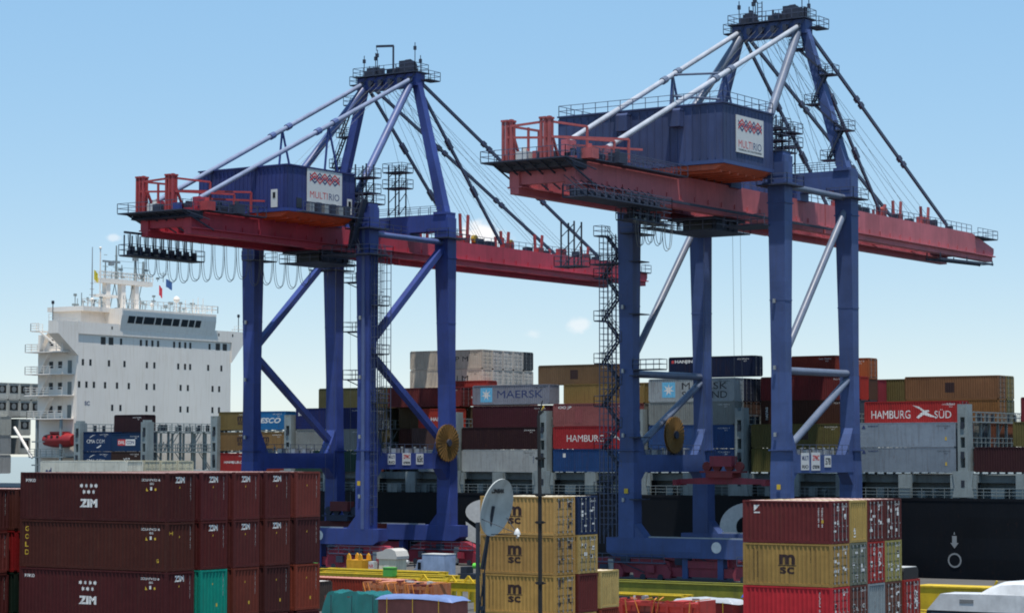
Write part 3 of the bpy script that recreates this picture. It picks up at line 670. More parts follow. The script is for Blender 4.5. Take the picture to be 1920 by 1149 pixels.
e = MB(); e.box(-1.2, -.75, 2.05, 1.6, .75, 2.35); part(e, 'canopy', M['orange'], lf)
for x in (-1.6, -.5, .7): 
    e = MB(); e.box(x-.22, -1.12, 1.45, x+.22, -1.02, 1.75); part(e, 'window', M['glass'], lf)

# ---------------------------------------------------------------- boxes on board
TZ = [11.85, 14.77, 17.68, 20.55, 23.45, 26.05]         # underside of each tier
RY = [253.75 + 2.52*k for k in range(15)]
def bayx(i): return PIL[i+1]-1.0                         # +X end of the boxes in bay i
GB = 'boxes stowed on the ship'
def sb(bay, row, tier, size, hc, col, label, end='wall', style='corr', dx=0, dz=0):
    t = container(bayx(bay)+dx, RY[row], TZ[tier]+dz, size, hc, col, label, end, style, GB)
    if row < 4:
        cn = random.choice(('TRLU', 'GESU', 'CAXU', 'TGHU', 'FCIU')); letter(f'{cn} {random.randint(100000, 999999)} {random.randint(0, 9)}', .17, M['decal_w'] if sum(lin(col)) < .9 else M['decal_k'], t, (t['L']/2-1.5, YF-.002, t['H']-.42), width=1.7, bold=0, name='number')
        letter('45G1', .15, M['decal_w'] if sum(lin(col)) < .9 else M['decal_k'], t, (t['L']/2-1.2, YF-.002, t['H']-.68), bold=0, name='number')
    return t
H_ = -6.13                                               # shift to the after twenty-foot slot
# bay 0: beside the accommodation block
for ti in (0, 1):
    t = sb(0, 0, ti, '20', True, '#1d3a63', f'navy container with white swoosh logo beside the lifeboat, {["lower one", "upper one"][ti]}', dx=H_)
    letter('CMA CGM', .55, M['decal_w'], t, (-.1, YF, 1.5), width=3.6, bold=.0)
    flat([[(.2,0),(.9,.35),(1.5,.42),(1.0,.28),(.4,0)], [(1.6,-1.5),(2.2,-1.25),(2.7,-1.0),(2.5,-1.3),(2.0,-1.55)]], M['decal_w'], t, (-1.6, YF, 2.05), name='swoosh')
t = sb(0, 0, 1, '20', False, '#1f4065', 'navy container with red and white name panel, right of the swoosh boxes')
flat([[(-.2,-.45),(1.75,-.45),(1.75,.45),(-.2,.45)]], M['decal_w'], t, (-.05, YF, 1.3), name='name_panel'); flat([[(-1.75,-.45),(-.2,-.45),(-.2,.45),(-1.75,.45)]], M['decal_r'], t, (-.05, YF, 1.3), name='name_panel')
letter('DAL', .5, M['decal_w'], t, (-1.0, YF-.004, 1.3), bold=.02); letter('CON', .5, M['decal_b'], t, (.7, YF-.004, 1.3), bold=.02)
t = sb(0, 0, 0, '20', True, '#43302b', 'brown container under the navy one with the name panel'); letter('V37', .5, M['decal_w'], t, (0, YF, 1.7), width=1.3)
t = sb(0, 1, 2, '20', False, '#3a2429', 'lone dark maroon container topmost in front of the white accommodation block', dx=-1.9); t.location.z = TZ[2]-.1
container(bayx(0)-1.9, RY[1], TZ[1], '20', True, '#2c3a52', 'blue-grey container hidden beneath the lone dark maroon box', 'wall', group=GB)
container(bayx(0)-1.9, RY[1], TZ[0], '20', True, '#2c3a52', 'blue-grey container lowest beneath the lone dark maroon box', 'wall', group=GB)
# bay 2
for ti, col, lab in ((2, '#7d6a3d', 'tan container with black logo, top box left of the left crane far leg'), (1, '#8a6b42', 'tan container with black logo, second box left of the far crane leg'), (0, '#a5302f', 'small red container with white lettering, lowest left of far crane leg')):
    t = sb(2, 0, ti, '20', False, col, lab, dx=H_)
    if ti: mark_msc(t, 1.0)
    else: letter('HAMBURG', .35, M['decal_w'], t, (-.3, YF, 1.3), width=3.4); flat([[(0,0),(.5,.35),(.9,.0),(.5,.12)]], M['decal_w'], t, (1.9, YF, 1.3), name='bird_emblem')
t = sb(2, 0, 2, '20', False, '#1f6fa5', 'bright blue container with slanted white name, between the left crane legs')
letter('FESCO', .75, M['decal_w'], t, (0, YF, 1.3), width=4.4, bold=.03, shear=.3)
t = sb(2, 0, 1, '20', False, '#927247', 'tan container with black logo directly under the bright blue one'); mark_msc(t, -.4)
t = sb(2, 0, 0, '20', False, '#8d3a2c', 'rust red container lowest in the stack under the bright blue one')
# bay 3
t = sb(3, 0, 2, '40', True, '#232f66', 'long navy container with small white name between the left crane legs'); letter('seaco', .5, M['decal_w'], t, (-4.6, YF, 2.1), width=2.2, bold=.03)
sb(3, 0, 1, '40', True, '#8b8f8c', 'light grey container below the long navy one')
sb(3, 0, 0, '40', True, '#2c4a41', 'dark green container below the light grey one, left crane')
t = sb(3, 2, 3, '40', True, '#5e5a3a', 'long olive container standing highest behind the left crane legs')
sb(3, 3, 3, '40', False, '#2b2f55', 'dark navy container half hidden left of the long olive one', dx=-1.6)
for ti in range(3): sb(3, 2, ti, '40', True, ['#6b3b31', '#6a6750', '#504c3a'][ti], f'{["rust", "khaki", "drab olive"][ti]} container hidden under the long olive one')
for ti in range(3): sb(3, 3, ti, '40', True, ['#7a4633', '#4a5560', '#66302c'][ti], f'{["rusty orange", "slate grey", "dark red"][ti]} container buried behind the olive stack')
# bay 4: outboard rows empty, boxes stand further inboard
for ti, col, lab in ((3, '#753433', 'faded maroon container in the row left of the pale beige stack'), (2, '#5d4a33', 'brown container under the faded maroon one, behind the cable reel'), (1, '#5c3a33', 'dull brown container behind the grey lashing frame'), (0, '#4c4f52', 'grey container lowest behind the lashing frame')):
    t = sb(4, 1 if ti == 3 else 2, ti, '40', False if ti == 3 else True, col, lab, 'door')
for k, col, lab in ((3, '#8d8f8b', 'pale grey reefer end seen left of the cable reel'), (4, '#1f5f9c', 'small bright blue container end behind the lashing frame')):
    sb(3, k, 2, '40', True, col, lab, 'reefer' if k == 3 else 'door', dx=6.1)
t = sb(4, 3, 2, '20', False, '#9c2c28', 'small bright red container peeking left of the cable reel', dx=-7.2)
for ti in (4, 5):
    for r in range(5):
        ord_ = ['front', 'second', 'third', 'fourth', 'farthest'][r]
        col = '#dccdb8' if r == 0 else '#cfc6bb'
        if r == 4 and ti == 5: col = '#45494c'
        t = sb(4, 3+r, ti, '40', False, col, f'{"dark grey" if col == "#45494c" else "pale beige"} container, {"upper" if ti == 5 else "lower"} tier, {ord_} row of the tall block amidships', 'door', dz=-.27 if ti == 5 else -.28)
        if r == 0: letter('C A I M' if ti == 4 else 'C A P M', .7, M['decal_k'], t, (1.2, YF, 1.35), width=5, bold=0)
        else: letter('MSWU 61', .16, M['decal_k'], t, (XF(t)+.004, .6, 2.2), 'x', width=.8, name='number')
for ti in range(3): sb(4, 3, ti, '40', True, ['#54453b', '#735142', '#694038', '#8f3b33'][ti], f'{["dun", "brown", "rust brown", "brick red"][ti]} container hidden beneath the tall pale block')
# bay 5
t = sb(5, 1, 3, '40', False, '#9598a4', 'light grey container with pale blue star square and black name', dz=.12)
flat([[(-.95,-.95),(.95,-.95),(.95,.95),(-.95,.95)]], M['decal_lb'], t, (-3.9, YF, 1.3), name='star_square'); flat([star(7, .82, .3)], M['decal_w'], t, (-3.9, YF-.004, 1.3), name='star')
letter('MAERSK', 1.0, M['decal_b'], t, (1.45, YF, 1.35), width=7.2, bold=.0)
sb(5, 1, 2, '40', True, '#4b242c', 'dark maroon container directly under the star square one', dz=-.05)
sb(5, 0, 1, '40', True, '#3a2327', 'blackish maroon container above the pale one beside the dish')
t = sb(5, 0, 0, '40', True, '#b9bebc', 'pale grey container lowest on deck above the satellite dish', style='flat'); letter('40 4510', .2, M['decal_b'], t, (5.3, YF, 1.6), roll=-90)
sb(5, 1, 1, '40', True, '#6a3a32', 'rust container hidden behind the blackish maroon one'); sb(5, 1, 0, '40', True, '#55606a', 'slate container hidden behind the pale lowest one')
t = container(-171.95, RY[2], TZ[3]+.1, '40', False, '#a3302f', 'red container with white lettering cut off by the star square one', 'wall', group=GB); letter('HAMBURG SÜD', .8, M['decal_w'], t, (-.6, YF, 1.2), width=9.6, bold=.01)
container(-184.25, RY[2], TZ[3]-.02, '40', False, '#7a5a37', 'tan container in the gap between faded maroon and red ones', 'wall', group=GB)
t = container(bayx(4)+.9, RY[0], TZ[2]-.05, '20', False, '#b23a2c', 'small orange red container with white lettering right of the cable reel', 'wall', group=GB); letter('HAMBURG', .5, M['decal_w'], t, (.8, YF, 1.2), width=3.6)
container(bayx(4)-.2, RY[0], TZ[1], '20', True, '#56413d', 'dull brown container low on deck right of the cable reel', 'wall', group=GB)
t = container(bayx(4)+.9, RY[0], TZ[0], '20', True, '#9aa3a6', 'pale container with blue triangle low on deck right of the reel', 'wall', group=GB); flat([[(-.5,.5),(.5,.5),(.1,-.6)]], M['decal_lb'], t, (2.2, YF, 1.9), name='emblem')
container(-180.2, RY[3]-.2, TZ[3]+1.0, '20', False, '#a13c33', 'short red container on the row before the pale beige block', 'wall', group=GB)
# bay 6
t = sb(6, 2, 4, '40', False, '#7a6147', 'long brown-tan container topmost left of the right crane stairs', dz=-.25, dx=-5.6); flat([[(-.6,-.6),(.6,-.6),(.6,.6),(-.6,.6)]], M['decal_brown'], t, (-.5, YF, 1.3), name='logo_panel')
t = sb(6, 1, 3, '40', False, '#8a7440', 'mustard container with black logo under the long brown-tan one'); mark_msc(t, 2.4, .95)
t = sb(6, 0, 2, '40', True, '#9a5a58', 'faded pink container amidships with small white name'); letter('OO JP', .45, M['decal_w'], t, (-4.3, YF, 2.35), width=2, bold=.03); flat([[(-.6,-1),(.6,-1),(.6,1),(-.6,1)]], paint('faded_patch', (.22,.06,.06)), t, (-2.2, YF, 1.3), name='repair_patch')
t = sb(6, 0, 1, '40', True, '#a62c30', 'red container with white serif lettering left of the right crane stairs'); letter('HAMBURG', .85, M['decal_w'], t, (-1.2, YF, 1.35), width=5.6, bold=.0); flat([[(0,.6),(1.0,.35),(1.6,-.1),(1.9,-.55),(1.2,-.05),(.4,-.3),(1.0,.2)]], M['decal_w'], t, (2.2, YF, 1.5), name='bird_emblem')
t = sb(6, 0, 0, '40', True, '#23487c', 'medium blue container lowest under the red serif lettered one'); flat([[(-.2,-.25),(.2,-.25),(.2,.25),(-.2,.25)]], M['decal_w'], t, (-4.4, YF, 2.1), name='emblem')
for ti in range(4): sb(6, 2, ti, '40', True, ['#4d5560', '#7a4236', '#5b5a45', '#8b3630'][ti], f'{["slate", "brown", "moss", "red"][ti]} container hidden under the long brown-tan one', dz=-.06*ti)
for ti in range(3): sb(6, 1, ti, '40', True, ['#6d3a31', '#45505a', '#7b7a70'][ti], f'{["rust", "blue-grey", "ash grey"][ti]} container hidden behind the pink and red ones')
# bay 7
t = sb(7, 2, 4, '40', False, '#1b2744', 'long dark navy container topmost between the right crane legs', 'door', dz=.3); letter('HANJIN', .5, M['decal_w'], t, (-3.9, YF, 1.95), width=2.6, bold=.04); flat([[(-.2,-.15),(.2,-.15),(.2,.2),(-.2,.2)]], M['decal_r'], t, (-5.5, YF, 1.95), name='emblem')
t = sb(7, 0, 3, '40', True, '#9aa1a3', 'light grey container with star square, upper box between right crane legs', 'door')
flat([[(-.95,-.95),(.95,-.95),(.95,.95),(-.95,.95)]], M['decal_lb'], t, (-3.2, YF, 1.5), name='star_square'); flat([star(7, .82, .3)], M['decal_w'], t, (-3.2, YF-.004, 1.5), name='star')
letter('MAERSK', .85, M['decal_k'], t, (1.9, YF, 1.95), width=6.4, bold=0); letter('SEALAND', .85, M['decal_k'], t, (1.9, YF, .85), width=6.4, bold=0)
sb(7, 0, 2, '40', True, '#8f9490', 'plain light grey container under the star square box, right crane', 'door')
sb(7, 0, 1, '40', True, '#34568c', 'steel blue container under the plain light grey one, right crane', 'door')
sb(7, 0, 0, '40', True, '#3a5380', 'dull blue container lowest between the right crane legs', 'door')
for r, ti, col, lab in ((1, 3, '#2a3146', 'navy container doors beside the star square box'), (1, 2, '#4a382f', 'dark brown container doors beside the plain light grey box'), (2, 3, '#333a48', 'charcoal container under the long dark navy one'), (2, 2, '#5d443a', 'brown container buried under the charcoal one'), (1, 1, '#4e3a35', 'murky brown container behind the steel blue one'), (2, 1, '#6a4c40', 'tan-brown container deep behind the steel blue one'), (1, 0, '#3d4650', 'slate container behind the dull blue one'), (2, 0, '#593a33', 'maroon-brown container deep behind the dull blue one')):
    sb(7, r, ti, '40', True, col, lab, 'door')
# bay 8
sb(8, 1, 3, '40', True, '#722b2c', 'dark red container, upper long box behind the right crane near legs', 'door')
t = sb(8, 1, 2, '40', True, '#45291f', 'very dark brown container behind the right crane near leg'); letter('HAPAG', .35, M['decal_w'], t, (-5.3, YF, 1.3), roll=90)
t = sb(8, 0, 1, '40', True, '#6b6338', 'olive container between the right crane near legs, above the portal beam'); flat([[(-.6,-.6),(.6,-.6),(.6,.6),(-.6,.6)]], M['decal_brown'], t, (1.0, YF, 1.6), name='logo_panel')
sb(8, 0, 0, '40', True, '#646033', 'drab olive container lowest behind the right crane portal beam')
sb(8, 2, 3, '40', True, '#a93128', 'bright red container end right of the right crane waterside leg', 'wall')
sb(8, 3, 4, '40', False, '#9a5731', 'orange container end highest right of the right crane leg', 'door', dz=-.3)
sb(8, 2, 4, '20', False, '#7c3529', 'rust red container highest between the right crane near legs', 'wall', dx=-3.2)
sb(8, 4, 3, '40', True, '#8c2f39', 'crimson container end in the gap left of the orange-tan boxes', 'wall', dz=-.3)
sb(8, 5, 3, '40', True, '#4f3629', 'dark brown container end in the gap left of the orange-tan boxes', 'wall', dz=-.3)
for r in (1, 2, 3):
    for ti in range(4):
        if (r, ti) in ((1, 2), (1, 3), (2, 3)): continue
        nm = ['grey-brown', 'rust', 'slate', 'umber'][ti]
        sb(8, r, ti, '40', True, ['#5b4a41', '#6c382e', '#454c55', '#553c30'][ti], f'{nm} container inside the block behind the right crane, row {["two","three","four"][r-1]}')
# bay 9
for ti, lab in ((1, 'upper'), (0, 'lower')):
    t = sb(9, 0, ti, '40', True, '#8d9aa6', f'pale blue-grey flat-sided container right of the right crane, {lab} of two', style='flat'); t.location.y -= .35
    letter('SAMSKIP', .16, M['decal_b'], t, (-4.3, YF, 2.5), width=1.3); flat([[(-.25,-.15),(.25,-.15),(.05,.25),(-.05,.25)]], M['decal_b'], t, (-5.5, YF, 2.35), name='emblem'); flat([[(-.1,-.2),(.1,-.2),(.1,.2),(-.1,.2)]], M['decal_y'], t, (4.9, YF, 1.0), name='warning_mark')
t = sb(9, 1, 2, '40', False, '#b12f2e', 'bright red container with white bird emblem and serif name', 'door', dz=-.1); t.location.y -= 1.4
letter('HAMBURG', .95, M['decal_w'], t, (-2.7, YF, 1.05), width=5.0, bold=.0); letter('SÜD', 1.05, M['decal_w'], t, (3.9, YF, 1.1), width=2.1, bold=.0)
flat([[(-.2,.85),(.6,.7),(1.3,.25),(1.75,.3),(1.95,.15),(1.6,.02),(2.2,-.3),(3.0,-.6),(2.0,-.5),(1.2,-.25),(.5,-.7),(.25,-.55),(.8,-.1),(1.05,.1),(.7,.4)]], M['decal_w'], t, (.3, YF, 1.25), name='bird_emblem')
letter('SUDU 5', .25, M['decal_w'], t, (4.9, YF, 2.2), width=1.0)
t = sb(9, 5, 3, '40', True, '#8c6242', 'long orange-tan container topmost at the right edge', 'door'); flat([[(-.6,-.6),(.6,-.6),(.6,.6),(-.6,.6)]], M['decal_brown'], t, (-.2, YF, 1.5), name='logo_panel')
sb(9, 6, 3, '40', True, '#8f7c4a', 'khaki container doors behind the long orange-tan one', 'door')
sb(9, 5, 2, '40', True, '#98683a', 'orange container below the long orange-tan one', 'door'); sb(9, 6, 2, '40', True, '#6f6a45', 'olive container doors behind the orange one', 'door')
t = container(-121.3, RY[5], TZ[3]-.2, '40', True, '#6d6038', 'olive container left of the long orange-tan one, topmost', 'wall', group=GB)
for r in (5, 6):
    for ti in (0, 1): sb(9, r, ti, '40', True, ['#67453a', '#84523c'][ti], f'{["brown", "sienna"][ti]} container under the orange boxes at the right edge, {"front" if r == 5 else "back"} row')
for k, (r, col, lab) in enumerate(((1, '#7a2f2c', 'red container end behind the lashing frame at far right'), (2, '#8d8d86', 'pale grey container end behind the far right lashing frame'), (3, '#47505c', 'slate container end behind the far right lashing frame'))):
    sb(9, r, 1, '40', True, col, lab, 'door')
# bay 10
sb(10, 0, 0, '40', True, '#43262a', 'dark maroon container lowest on deck at the right edge')
for r, ti, col, lab in ((4, 3, '#5b2c3a', 'plum container at the very top of the right edge'), (3, 2, '#7c2c35', 'crimson container at the right edge beside the orange boxes'), (2, 1, '#6f663a', 'olive container at the right edge above the dark maroon one')):
    container(-92.2, RY[r], TZ[ti], '40', True, col, lab, 'door', group=GB)
# white reefers aft of the accommodation block: machinery ends towards us
AX = -266.0
reef = [(0, 3, '#c9cac3'), (1, 3, '#cfcfc8'), (2, 3, '#cbccc6'), (3, 3, '#c6c7c0'), (4, 3, '#cacac4'), (0, 4, '#cfd0ca'), (1, 4, '#d2d2cc'), (2, 4, '#cdcec8'), (3, 4, '#cbccc5'), (4, 4, '#c9c9c2'), (2, 2, '#cacbc4'), (2, 1, '#c5c6c0')]
for k, (r, ti, col) in enumerate(reef):
    y = 253.4+2.5*r if r < 2 else 253.3+2.48*r
    container(AX, y, TZ[ti]-.35+(.0 if ti < 4 else -.28), '40', False, col, f'white reefer container, {["", "fourth highest", "third highest", "second highest", "top"][ti]} tier, {["nearest", "second", "third", "fourth", "fifth"][r]} row at the left edge', 'reefer', 'flat', GB)
for ti, lab in ((2, 'upper'), (1, 'middle'), (0, 'lower')):
    container(AX+.9, 253.3, TZ[ti]-.35, '40', True, ['#a9abab', '#a4a9ab', '#b3b6b0'][ti], f'pale grey container side at the left edge under the white reefers, {lab}', 'wall', 'flat', GB)

# the whole ship floats lower than its drawing datum and sits slightly down by the stern
UPPER = ('accommodation_block', 'bridge_wing', 'bridge_front', 'wheelhouse', 'side_house', 'radar_mast', 'side_deck', 'wing_bracket')
for o in list(bpy.data.objects):
    if o.parent == ship:
        if o.name.split('.')[0] in UPPER: o.location.z -= .4
        elif o.name.split('.')[0] == 'lashing_bridge': o.location.z += .0032*(o.location.x+ship.location.x+173)
    elif o.get('group') == GB: o.location.z += -.95+.0032*(o.location.x+173)
ship.location.z -= .95; lf.location.z -= 1.3
# ---------------------------------------------------------------- ship-to-shore cranes
G = 17.07                                                # rail gauge
def crane(label, Xc, W2, P):
    rnd_b = random.Random(int(-Xc))
    root = thing('quay_crane', label, 'crane', (Xc, 229.6, -.95), 'ship-to-shore cranes')
    BL, RD, TB, DK, CR = P['blue'], P['red'], P['tube'], P['dark'], P['crimson']
    def add(mb, nm, mat, par=None, **k): return part(mb, nm, mat, par or root, **k)
    def platform(x0, x1, y0, y1, z, sides='nsew', mat=None, h=1.1, par=None, brackets=False):
        m = MB(); m.box(x0, y0, z-.14, x1, y1, z)
        if brackets: m.beam((x0, (y0+y1)/2, z-.14), (x1, (y0+y1)/2, z-.9), .1, .1)
        o_ = add(m, 'platform', mat or DK, par)
        r = MB()
        if 's' in sides: r.rail([(x0, y0, z), (x1, y0, z)], h)
        if 'n' in sides: r.rail([(x0, y1, z), (x1, y1, z)], h)
        if 'w' in sides: r.rail([(x0, y0, z), (x0, y1, z)], h)
        if 'e' in sides: r.rail([(x1, y0, z), (x1, y1, z)], h)
        add(r, 'handrail', P['rail'], o_, kind='stuff'); return o_
    def stair(p, q, w_=.7, nm='stairway'):
        p, q = Vector(p), Vector(q); d_ = (q-p); side = Vector((0, 0, 1)).cross(d_).normalized()*w_/2; m = MB()
        for s in (-1, 1): m.beam(p+side*s, q+side*s, .06, .22); m.beam(p+side*s+Vector((0,0,1)), q+side*s+Vector((0,0,1)), .05, .05)
        n_ = max(3, int(abs(d_.z)/.4))
        for k in range(1, n_): c_ = p.lerp(q, k/n_); m.beam(c_-side, c_+side, .22, .05)
        for k in range(0, n_+1, 3):
            c_ = p.lerp(q, k/n_)
            for s in (-1, 1): m.beam(c_+side*s, c_+side*s+Vector((0,0,1)), .05, .05)
        return add(m, nm, DK)
    def ladder(x, y, z0, z1, ax='y'):
        m = MB(); dx, dy = ((.25, 0) if ax == 'x' else (0, .25))
        for s in (-1, 1): m.beam((x+dx*s, y+dy*s, z0), (x+dx*s, y+dy*s, z1), .05, .05)
        k = z0
        while k < z1: m.beam((x-dx, y-dy, k), (x+dx, y+dy, k), .04, .04); k += .45
        # safety cage hoops
        k = z0+2.2; ox, oy = ((0, -.8) if ax == 'x' else (.8, 0))
        pts = [(x-dx*1.4, y-dy*1.4), (x-dx*1.4+ox*.7, y-dy*1.4+oy*.7), (x+ox, y+oy), (x+dx*1.4+ox*.7, y+dy*1.4+oy*.7), (x+dx*1.4, y+dy*1.4)]
        while k < z1:
            for i in range(4): m.beam((*pts[i], k), (*pts[i+1], k), .045, .045)
            k += 1.3
        for p_ in pts[1:4]: m.beam((*p_, z0+2.2), (*p_, z1), .04, .04)
        return add(m, 'caged_ladder', P['rail'])
    ztop, zg0, zg1 = P['ztop'], P['zg0'], P['zg1']
    # legs: landside upright, waterside leaning a little inward
    legpos = {}
    for sx in (-1, 1):
        for wy, y0 in ((0, 0.), (1, G)):
            x = sx*W2; lean = -.55 if wy else 0.
            m = MB(); zz = [4.2, 11.8, 15.5, 24, ztop-5, ztop]; wx = [2.05, 2.05, 1.8, 1.75, 2.05, 2.15]; wyy = [1.8, 1.7, 1.5, 1.45, 1.9, 1.95]; v = []
            for z, a_, b_ in zip(zz, wx, wyy):
                yy = y0 + lean*max(0, (z-14)/(ztop-14))
                v += [(x-a_/2, yy-b_/2, z), (x+a_/2, yy-b_/2, z), (x+a_/2, yy+b_/2, z), (x-a_/2, yy+b_/2, z)]
            f_ = [(4*j+i, 4*j+(i+1) % 4, 4*j+4+(i+1) % 4, 4*j+4+i) for j in range(5) for i in range(4)] + [(3,2,1,0), (20,21,22,23)]
            m.add(v, f_); lg = add(m, 'leg', BL)
            for zf in (14.6, 31, ztop-5.2):     # bolted flanges
                m = MB(); yy = y0 + lean*max(0, (zf-14)/(ztop-14)); m.cbox((x, yy, zf), (2.3 if zf < 20 or zf > 35 else 1.95, 2.0 if zf < 20 or zf > 35 else 1.66, .14)); add(m, 'flange', BL, lg)
            legpos[(sx, wy)] = (x, y0)
    # sill beams along the quay, haunched at the legs
    for wy, y0 in ((0, 0), (1, G)):
        m = MB(); a_ = W2+2.6; zb, zt = P['sill']
        m.prism([(-a_, zb+.5), (-a_+.9, zb), (a_-.9, zb), (a_, zb+.5), (a_, zt), (W2+1.0, zt), (W2-1.0, zt), (W2-2.2, zt-.0), (-W2+2.2, zt), (-a_, zt)], 'y', y0-.95, y0+.95)
        s_ = add(m, 'sill_beam', BL)
        for sx in (-1, 1): m = MB(); m.prism([(sx*(W2-1.0), zt), (sx*(W2-2.4), zt), (sx*(W2-1.0), zt+1.6)], 'y', y0-.8, y0+.8); add(m, 'haunch', BL, s_)
        m = MB(); m.box(-W2+2.6, y0-.3, zt+.01, W2-3.4, y0-.12, zt+.16); add(m, 'cable_tray', M['galv'], s_)
        if wy == 0:
            m = MB(); m.lathe([(0.01, 0), (.62, 0), (.62, .04), (.01, .04)], (0, 0, 0), 18, 'y'); d_ = add(m, 'number_disc', M['decal_w'], s_); d_.location = (P['disc'], y0-1.0, zt-.9)
    # portal beams across the rails with gusset ends and sign boards
    for sx in (-1, 1):
        m = MB(); x = sx*W2; zb, zt = P['portal']
        m.box(x-.75, .8, zb, x+.75, G-.8, zt); pb = add(m, 'portal_beam', BL)
        for yy, s in ((.72, 1), (G-.72, -1)):
            m = MB(); m.prism([(yy, zt), (yy+s*1.7, zt), (yy, zt+3.2)], 'x', x-.7, x+.7); add(m, 'gusset', BL, pb)
            m = MB(); m.prism([(yy, zb), (yy+s*1.5, zb), (yy, zb-1.6)], 'x', x-.7, x+.7); add(m, 'gusset', BL, pb)
        m = MB(); m.rail([(x+.7, 2, zt), (x+.7, G-2, zt)], 1.1, 1.7); add(m, 'handrail', P['rail'], pb, kind='stuff')
        m = MB()
        for k, yy in enumerate((3.4, 6.1, 8.8, 11)): m.cbox((x-.1, yy, zt+.3), (.7, .9, .6)); m.tube((x+.3, yy+.8, zt), (x+.3, yy+.8, zt+.8), .16, 6)
        add(m, 'junction_box', M['galv'], pb)
    for yy, ww, hh, txt, c1 in P['signs']:
        m = MB(); x = W2+.755; z = sum(P['portal'])/2+.25; m.box(x, yy-ww/2, z-hh/2, x+.05, yy+ww/2, z+hh/2); sg = add(m, 'sign_board', M['signw'])
        for k, (tx, th) in enumerate(txt): letter(tx, th, M[c1 if k == 0 else 'decal_k'], sg, (x+.056, yy, z+hh*(.2-.5*k if len(txt) > 1 else 0)), 'x', width=ww*.8, bold=.03)
    # bracing in the two frames
    for sx in (-1, 1):
        for (ya, za), (yb, zb), tub in P['brace']:
            m = MB(); x = sx*W2
            if tub: m.tube((x, ya, za), (x, yb, zb), .42, 12)
            else: m.beam((x, ya, za), (x, yb, zb), .75, .85, up=(1, 0, 0))
            add(m, 'brace', TB if tub else BL, smooth=bool(tub))
        m = MB(); m.tube((sx*W2, .9, P['tie']), (sx*W2, G-1.2, P['tie']), .36, 12); add(m, 'tie_tube', TB, smooth=True)
    # upper cross beams
    zc0, zc1 = P['xbeam']
    for y0, nm in ((0, 'landside'), (G-.55, 'waterside')):
        m = MB(); m.box(-W2-.9, y0-1.0, zc0, W2+.9, y0+1.0, zc1); cb = add(m, 'cross_beam', BL)
        m = MB(); m.rail([(-W2, y0+.95, zc1), (W2, y0+.95, zc1)], 1.1); m.rail([(-W2, y0-.95, zc1), (W2, y0-.95, zc1)], 1.1); add(m, 'handrail', P['rail'], cb, kind='stuff')
        for gx in (-3.36, 3.36):
            m = MB(); m.box(gx-.9, y0-1.2, zg1-.2, gx+.9, y0+1.2, zc0); add(m, 'girder_hanger', BL, cb)
    for sx in (-1, 1):
        m = MB(); m.box(sx*W2-1.5, -1.4, P['collar']-.2, sx*W2+1.5, 1.4, P['collar']); m.prism([(sx*W2-1.0, P['collar']), (sx*W2+1.0, P['collar']), (sx*W2+.85, ztop+.5), (sx*W2-.85, ztop+.5)], 'y', -.95, .95); add(m, 'leg_head', BL)
        platform(sx*W2-1.9, sx*W2+1.9, -2.0, 2.0, P['collar']-.25, 'nsew')
        platform(sx*W2-1.6, sx*W2+1.8, G-2.4, G+1.6, P['collar']-.2, 'nsew')
    # girder and boom: twin boxes with bottom flange ledges, cross ties
    yb, yh, yt = P['back'], 22.5, P['tip']
    for s in (-1, 1):
        for nm, a_, b_ in (('girder', yb, yh), ('boom', yh+.25, yt)):
            m = MB(); x = s*3.36; 
            if nm == 'girder': m.box(x-.6, a_, zg0+.35, x+.6, b_, zg1)
            else: m.prism([(a_, zg0+.35), (b_-.3, zg0+.35), (b_, zg0+.8), (b_, zg0+1.4), (b_-7.5, zg1), (a_, zg1)], 'x', x-.6, x+.6)
            o_ = add(m, nm, RD)
            m = MB(); m.box(x-.85, a_, zg0+.2, x+.95, b_-.2, zg0+.34); add(m, 'rail_flange', RD, o_)
            m = MB(); m.box(x-.5, a_, zg0-.45, x+.55, b_-.4, zg0+.19); add(m, 'lower_box', RD, o_)
            for yy in ([a_+3*k for k in range(1, int((b_-a_)/3))]):
                m = MB(); m.box(x+.6, yy, zg0+.36, x+.72, yy+.08, zg0+.95); add(m, 'stiffener', RD, o_)
            m = MB(); m.rail([(x+s*.55, a_, zg1), (x+s*.55, (b_ if nm == 'girder' else b_-7.5), zg1)], 1.05, 1.7); add(m, 'handrail', P['rail'], o_, kind='stuff')
    for yy in (yb+.6, -14, -2, 12, 26, 38, 50, 62, yt-1.2):
        m = MB(); m.box(-2.75, yy-.35, zg0+.5, 2.75, yy+.35, zg0+1.8); add(m, 'cross_tie', RD)
    # machinery on the boom: red upright forks, winches, sheave stands
    for yy, hh in P['forks']:
        for gx in (3.36, -3.36):
            m = MB(); m.beam((gx-.35, yy, zg1), (gx-.35, yy-.25, zg1+hh), .22, .45); m.beam((gx+.3, yy+.5, zg1), (gx+.3, yy+.75, zg1+hh*.96), .22, .45); m.box(gx-.5, yy-.3, zg1, gx+.5, yy+.8, zg1+.7); add(m, 'stay_fork', P['fork'])
    rnd = random.Random(5)
    for k in range(9):
        yy = 26+k*(yt-36)/9+rnd.uniform(-1, 1); m = MB(); hh = rnd.uniform(.4, 1.0); m.box(2.9, yy, zg1+.02, 3.8, yy+rnd.uniform(.6, 1.8), zg1+hh); add(m, 'boom_machinery', DK if k % 3 else P['fork'])
    for yy in (31.5, 40.2): m = MB(); m.lathe([(.01, -.25), (.55, -.25), (.55, .25), (.01, .25)], (3.36, yy, zg1+.75), 14, 'x'); add(m, 'sheave', P['sheave'])
    # boom tip: platform, end frame, service basket under it
    platform(-4.2, 4.4, yt-6.5, yt+.4, zg1-.3 if P['hi'] else zg0+1.6, 'new')
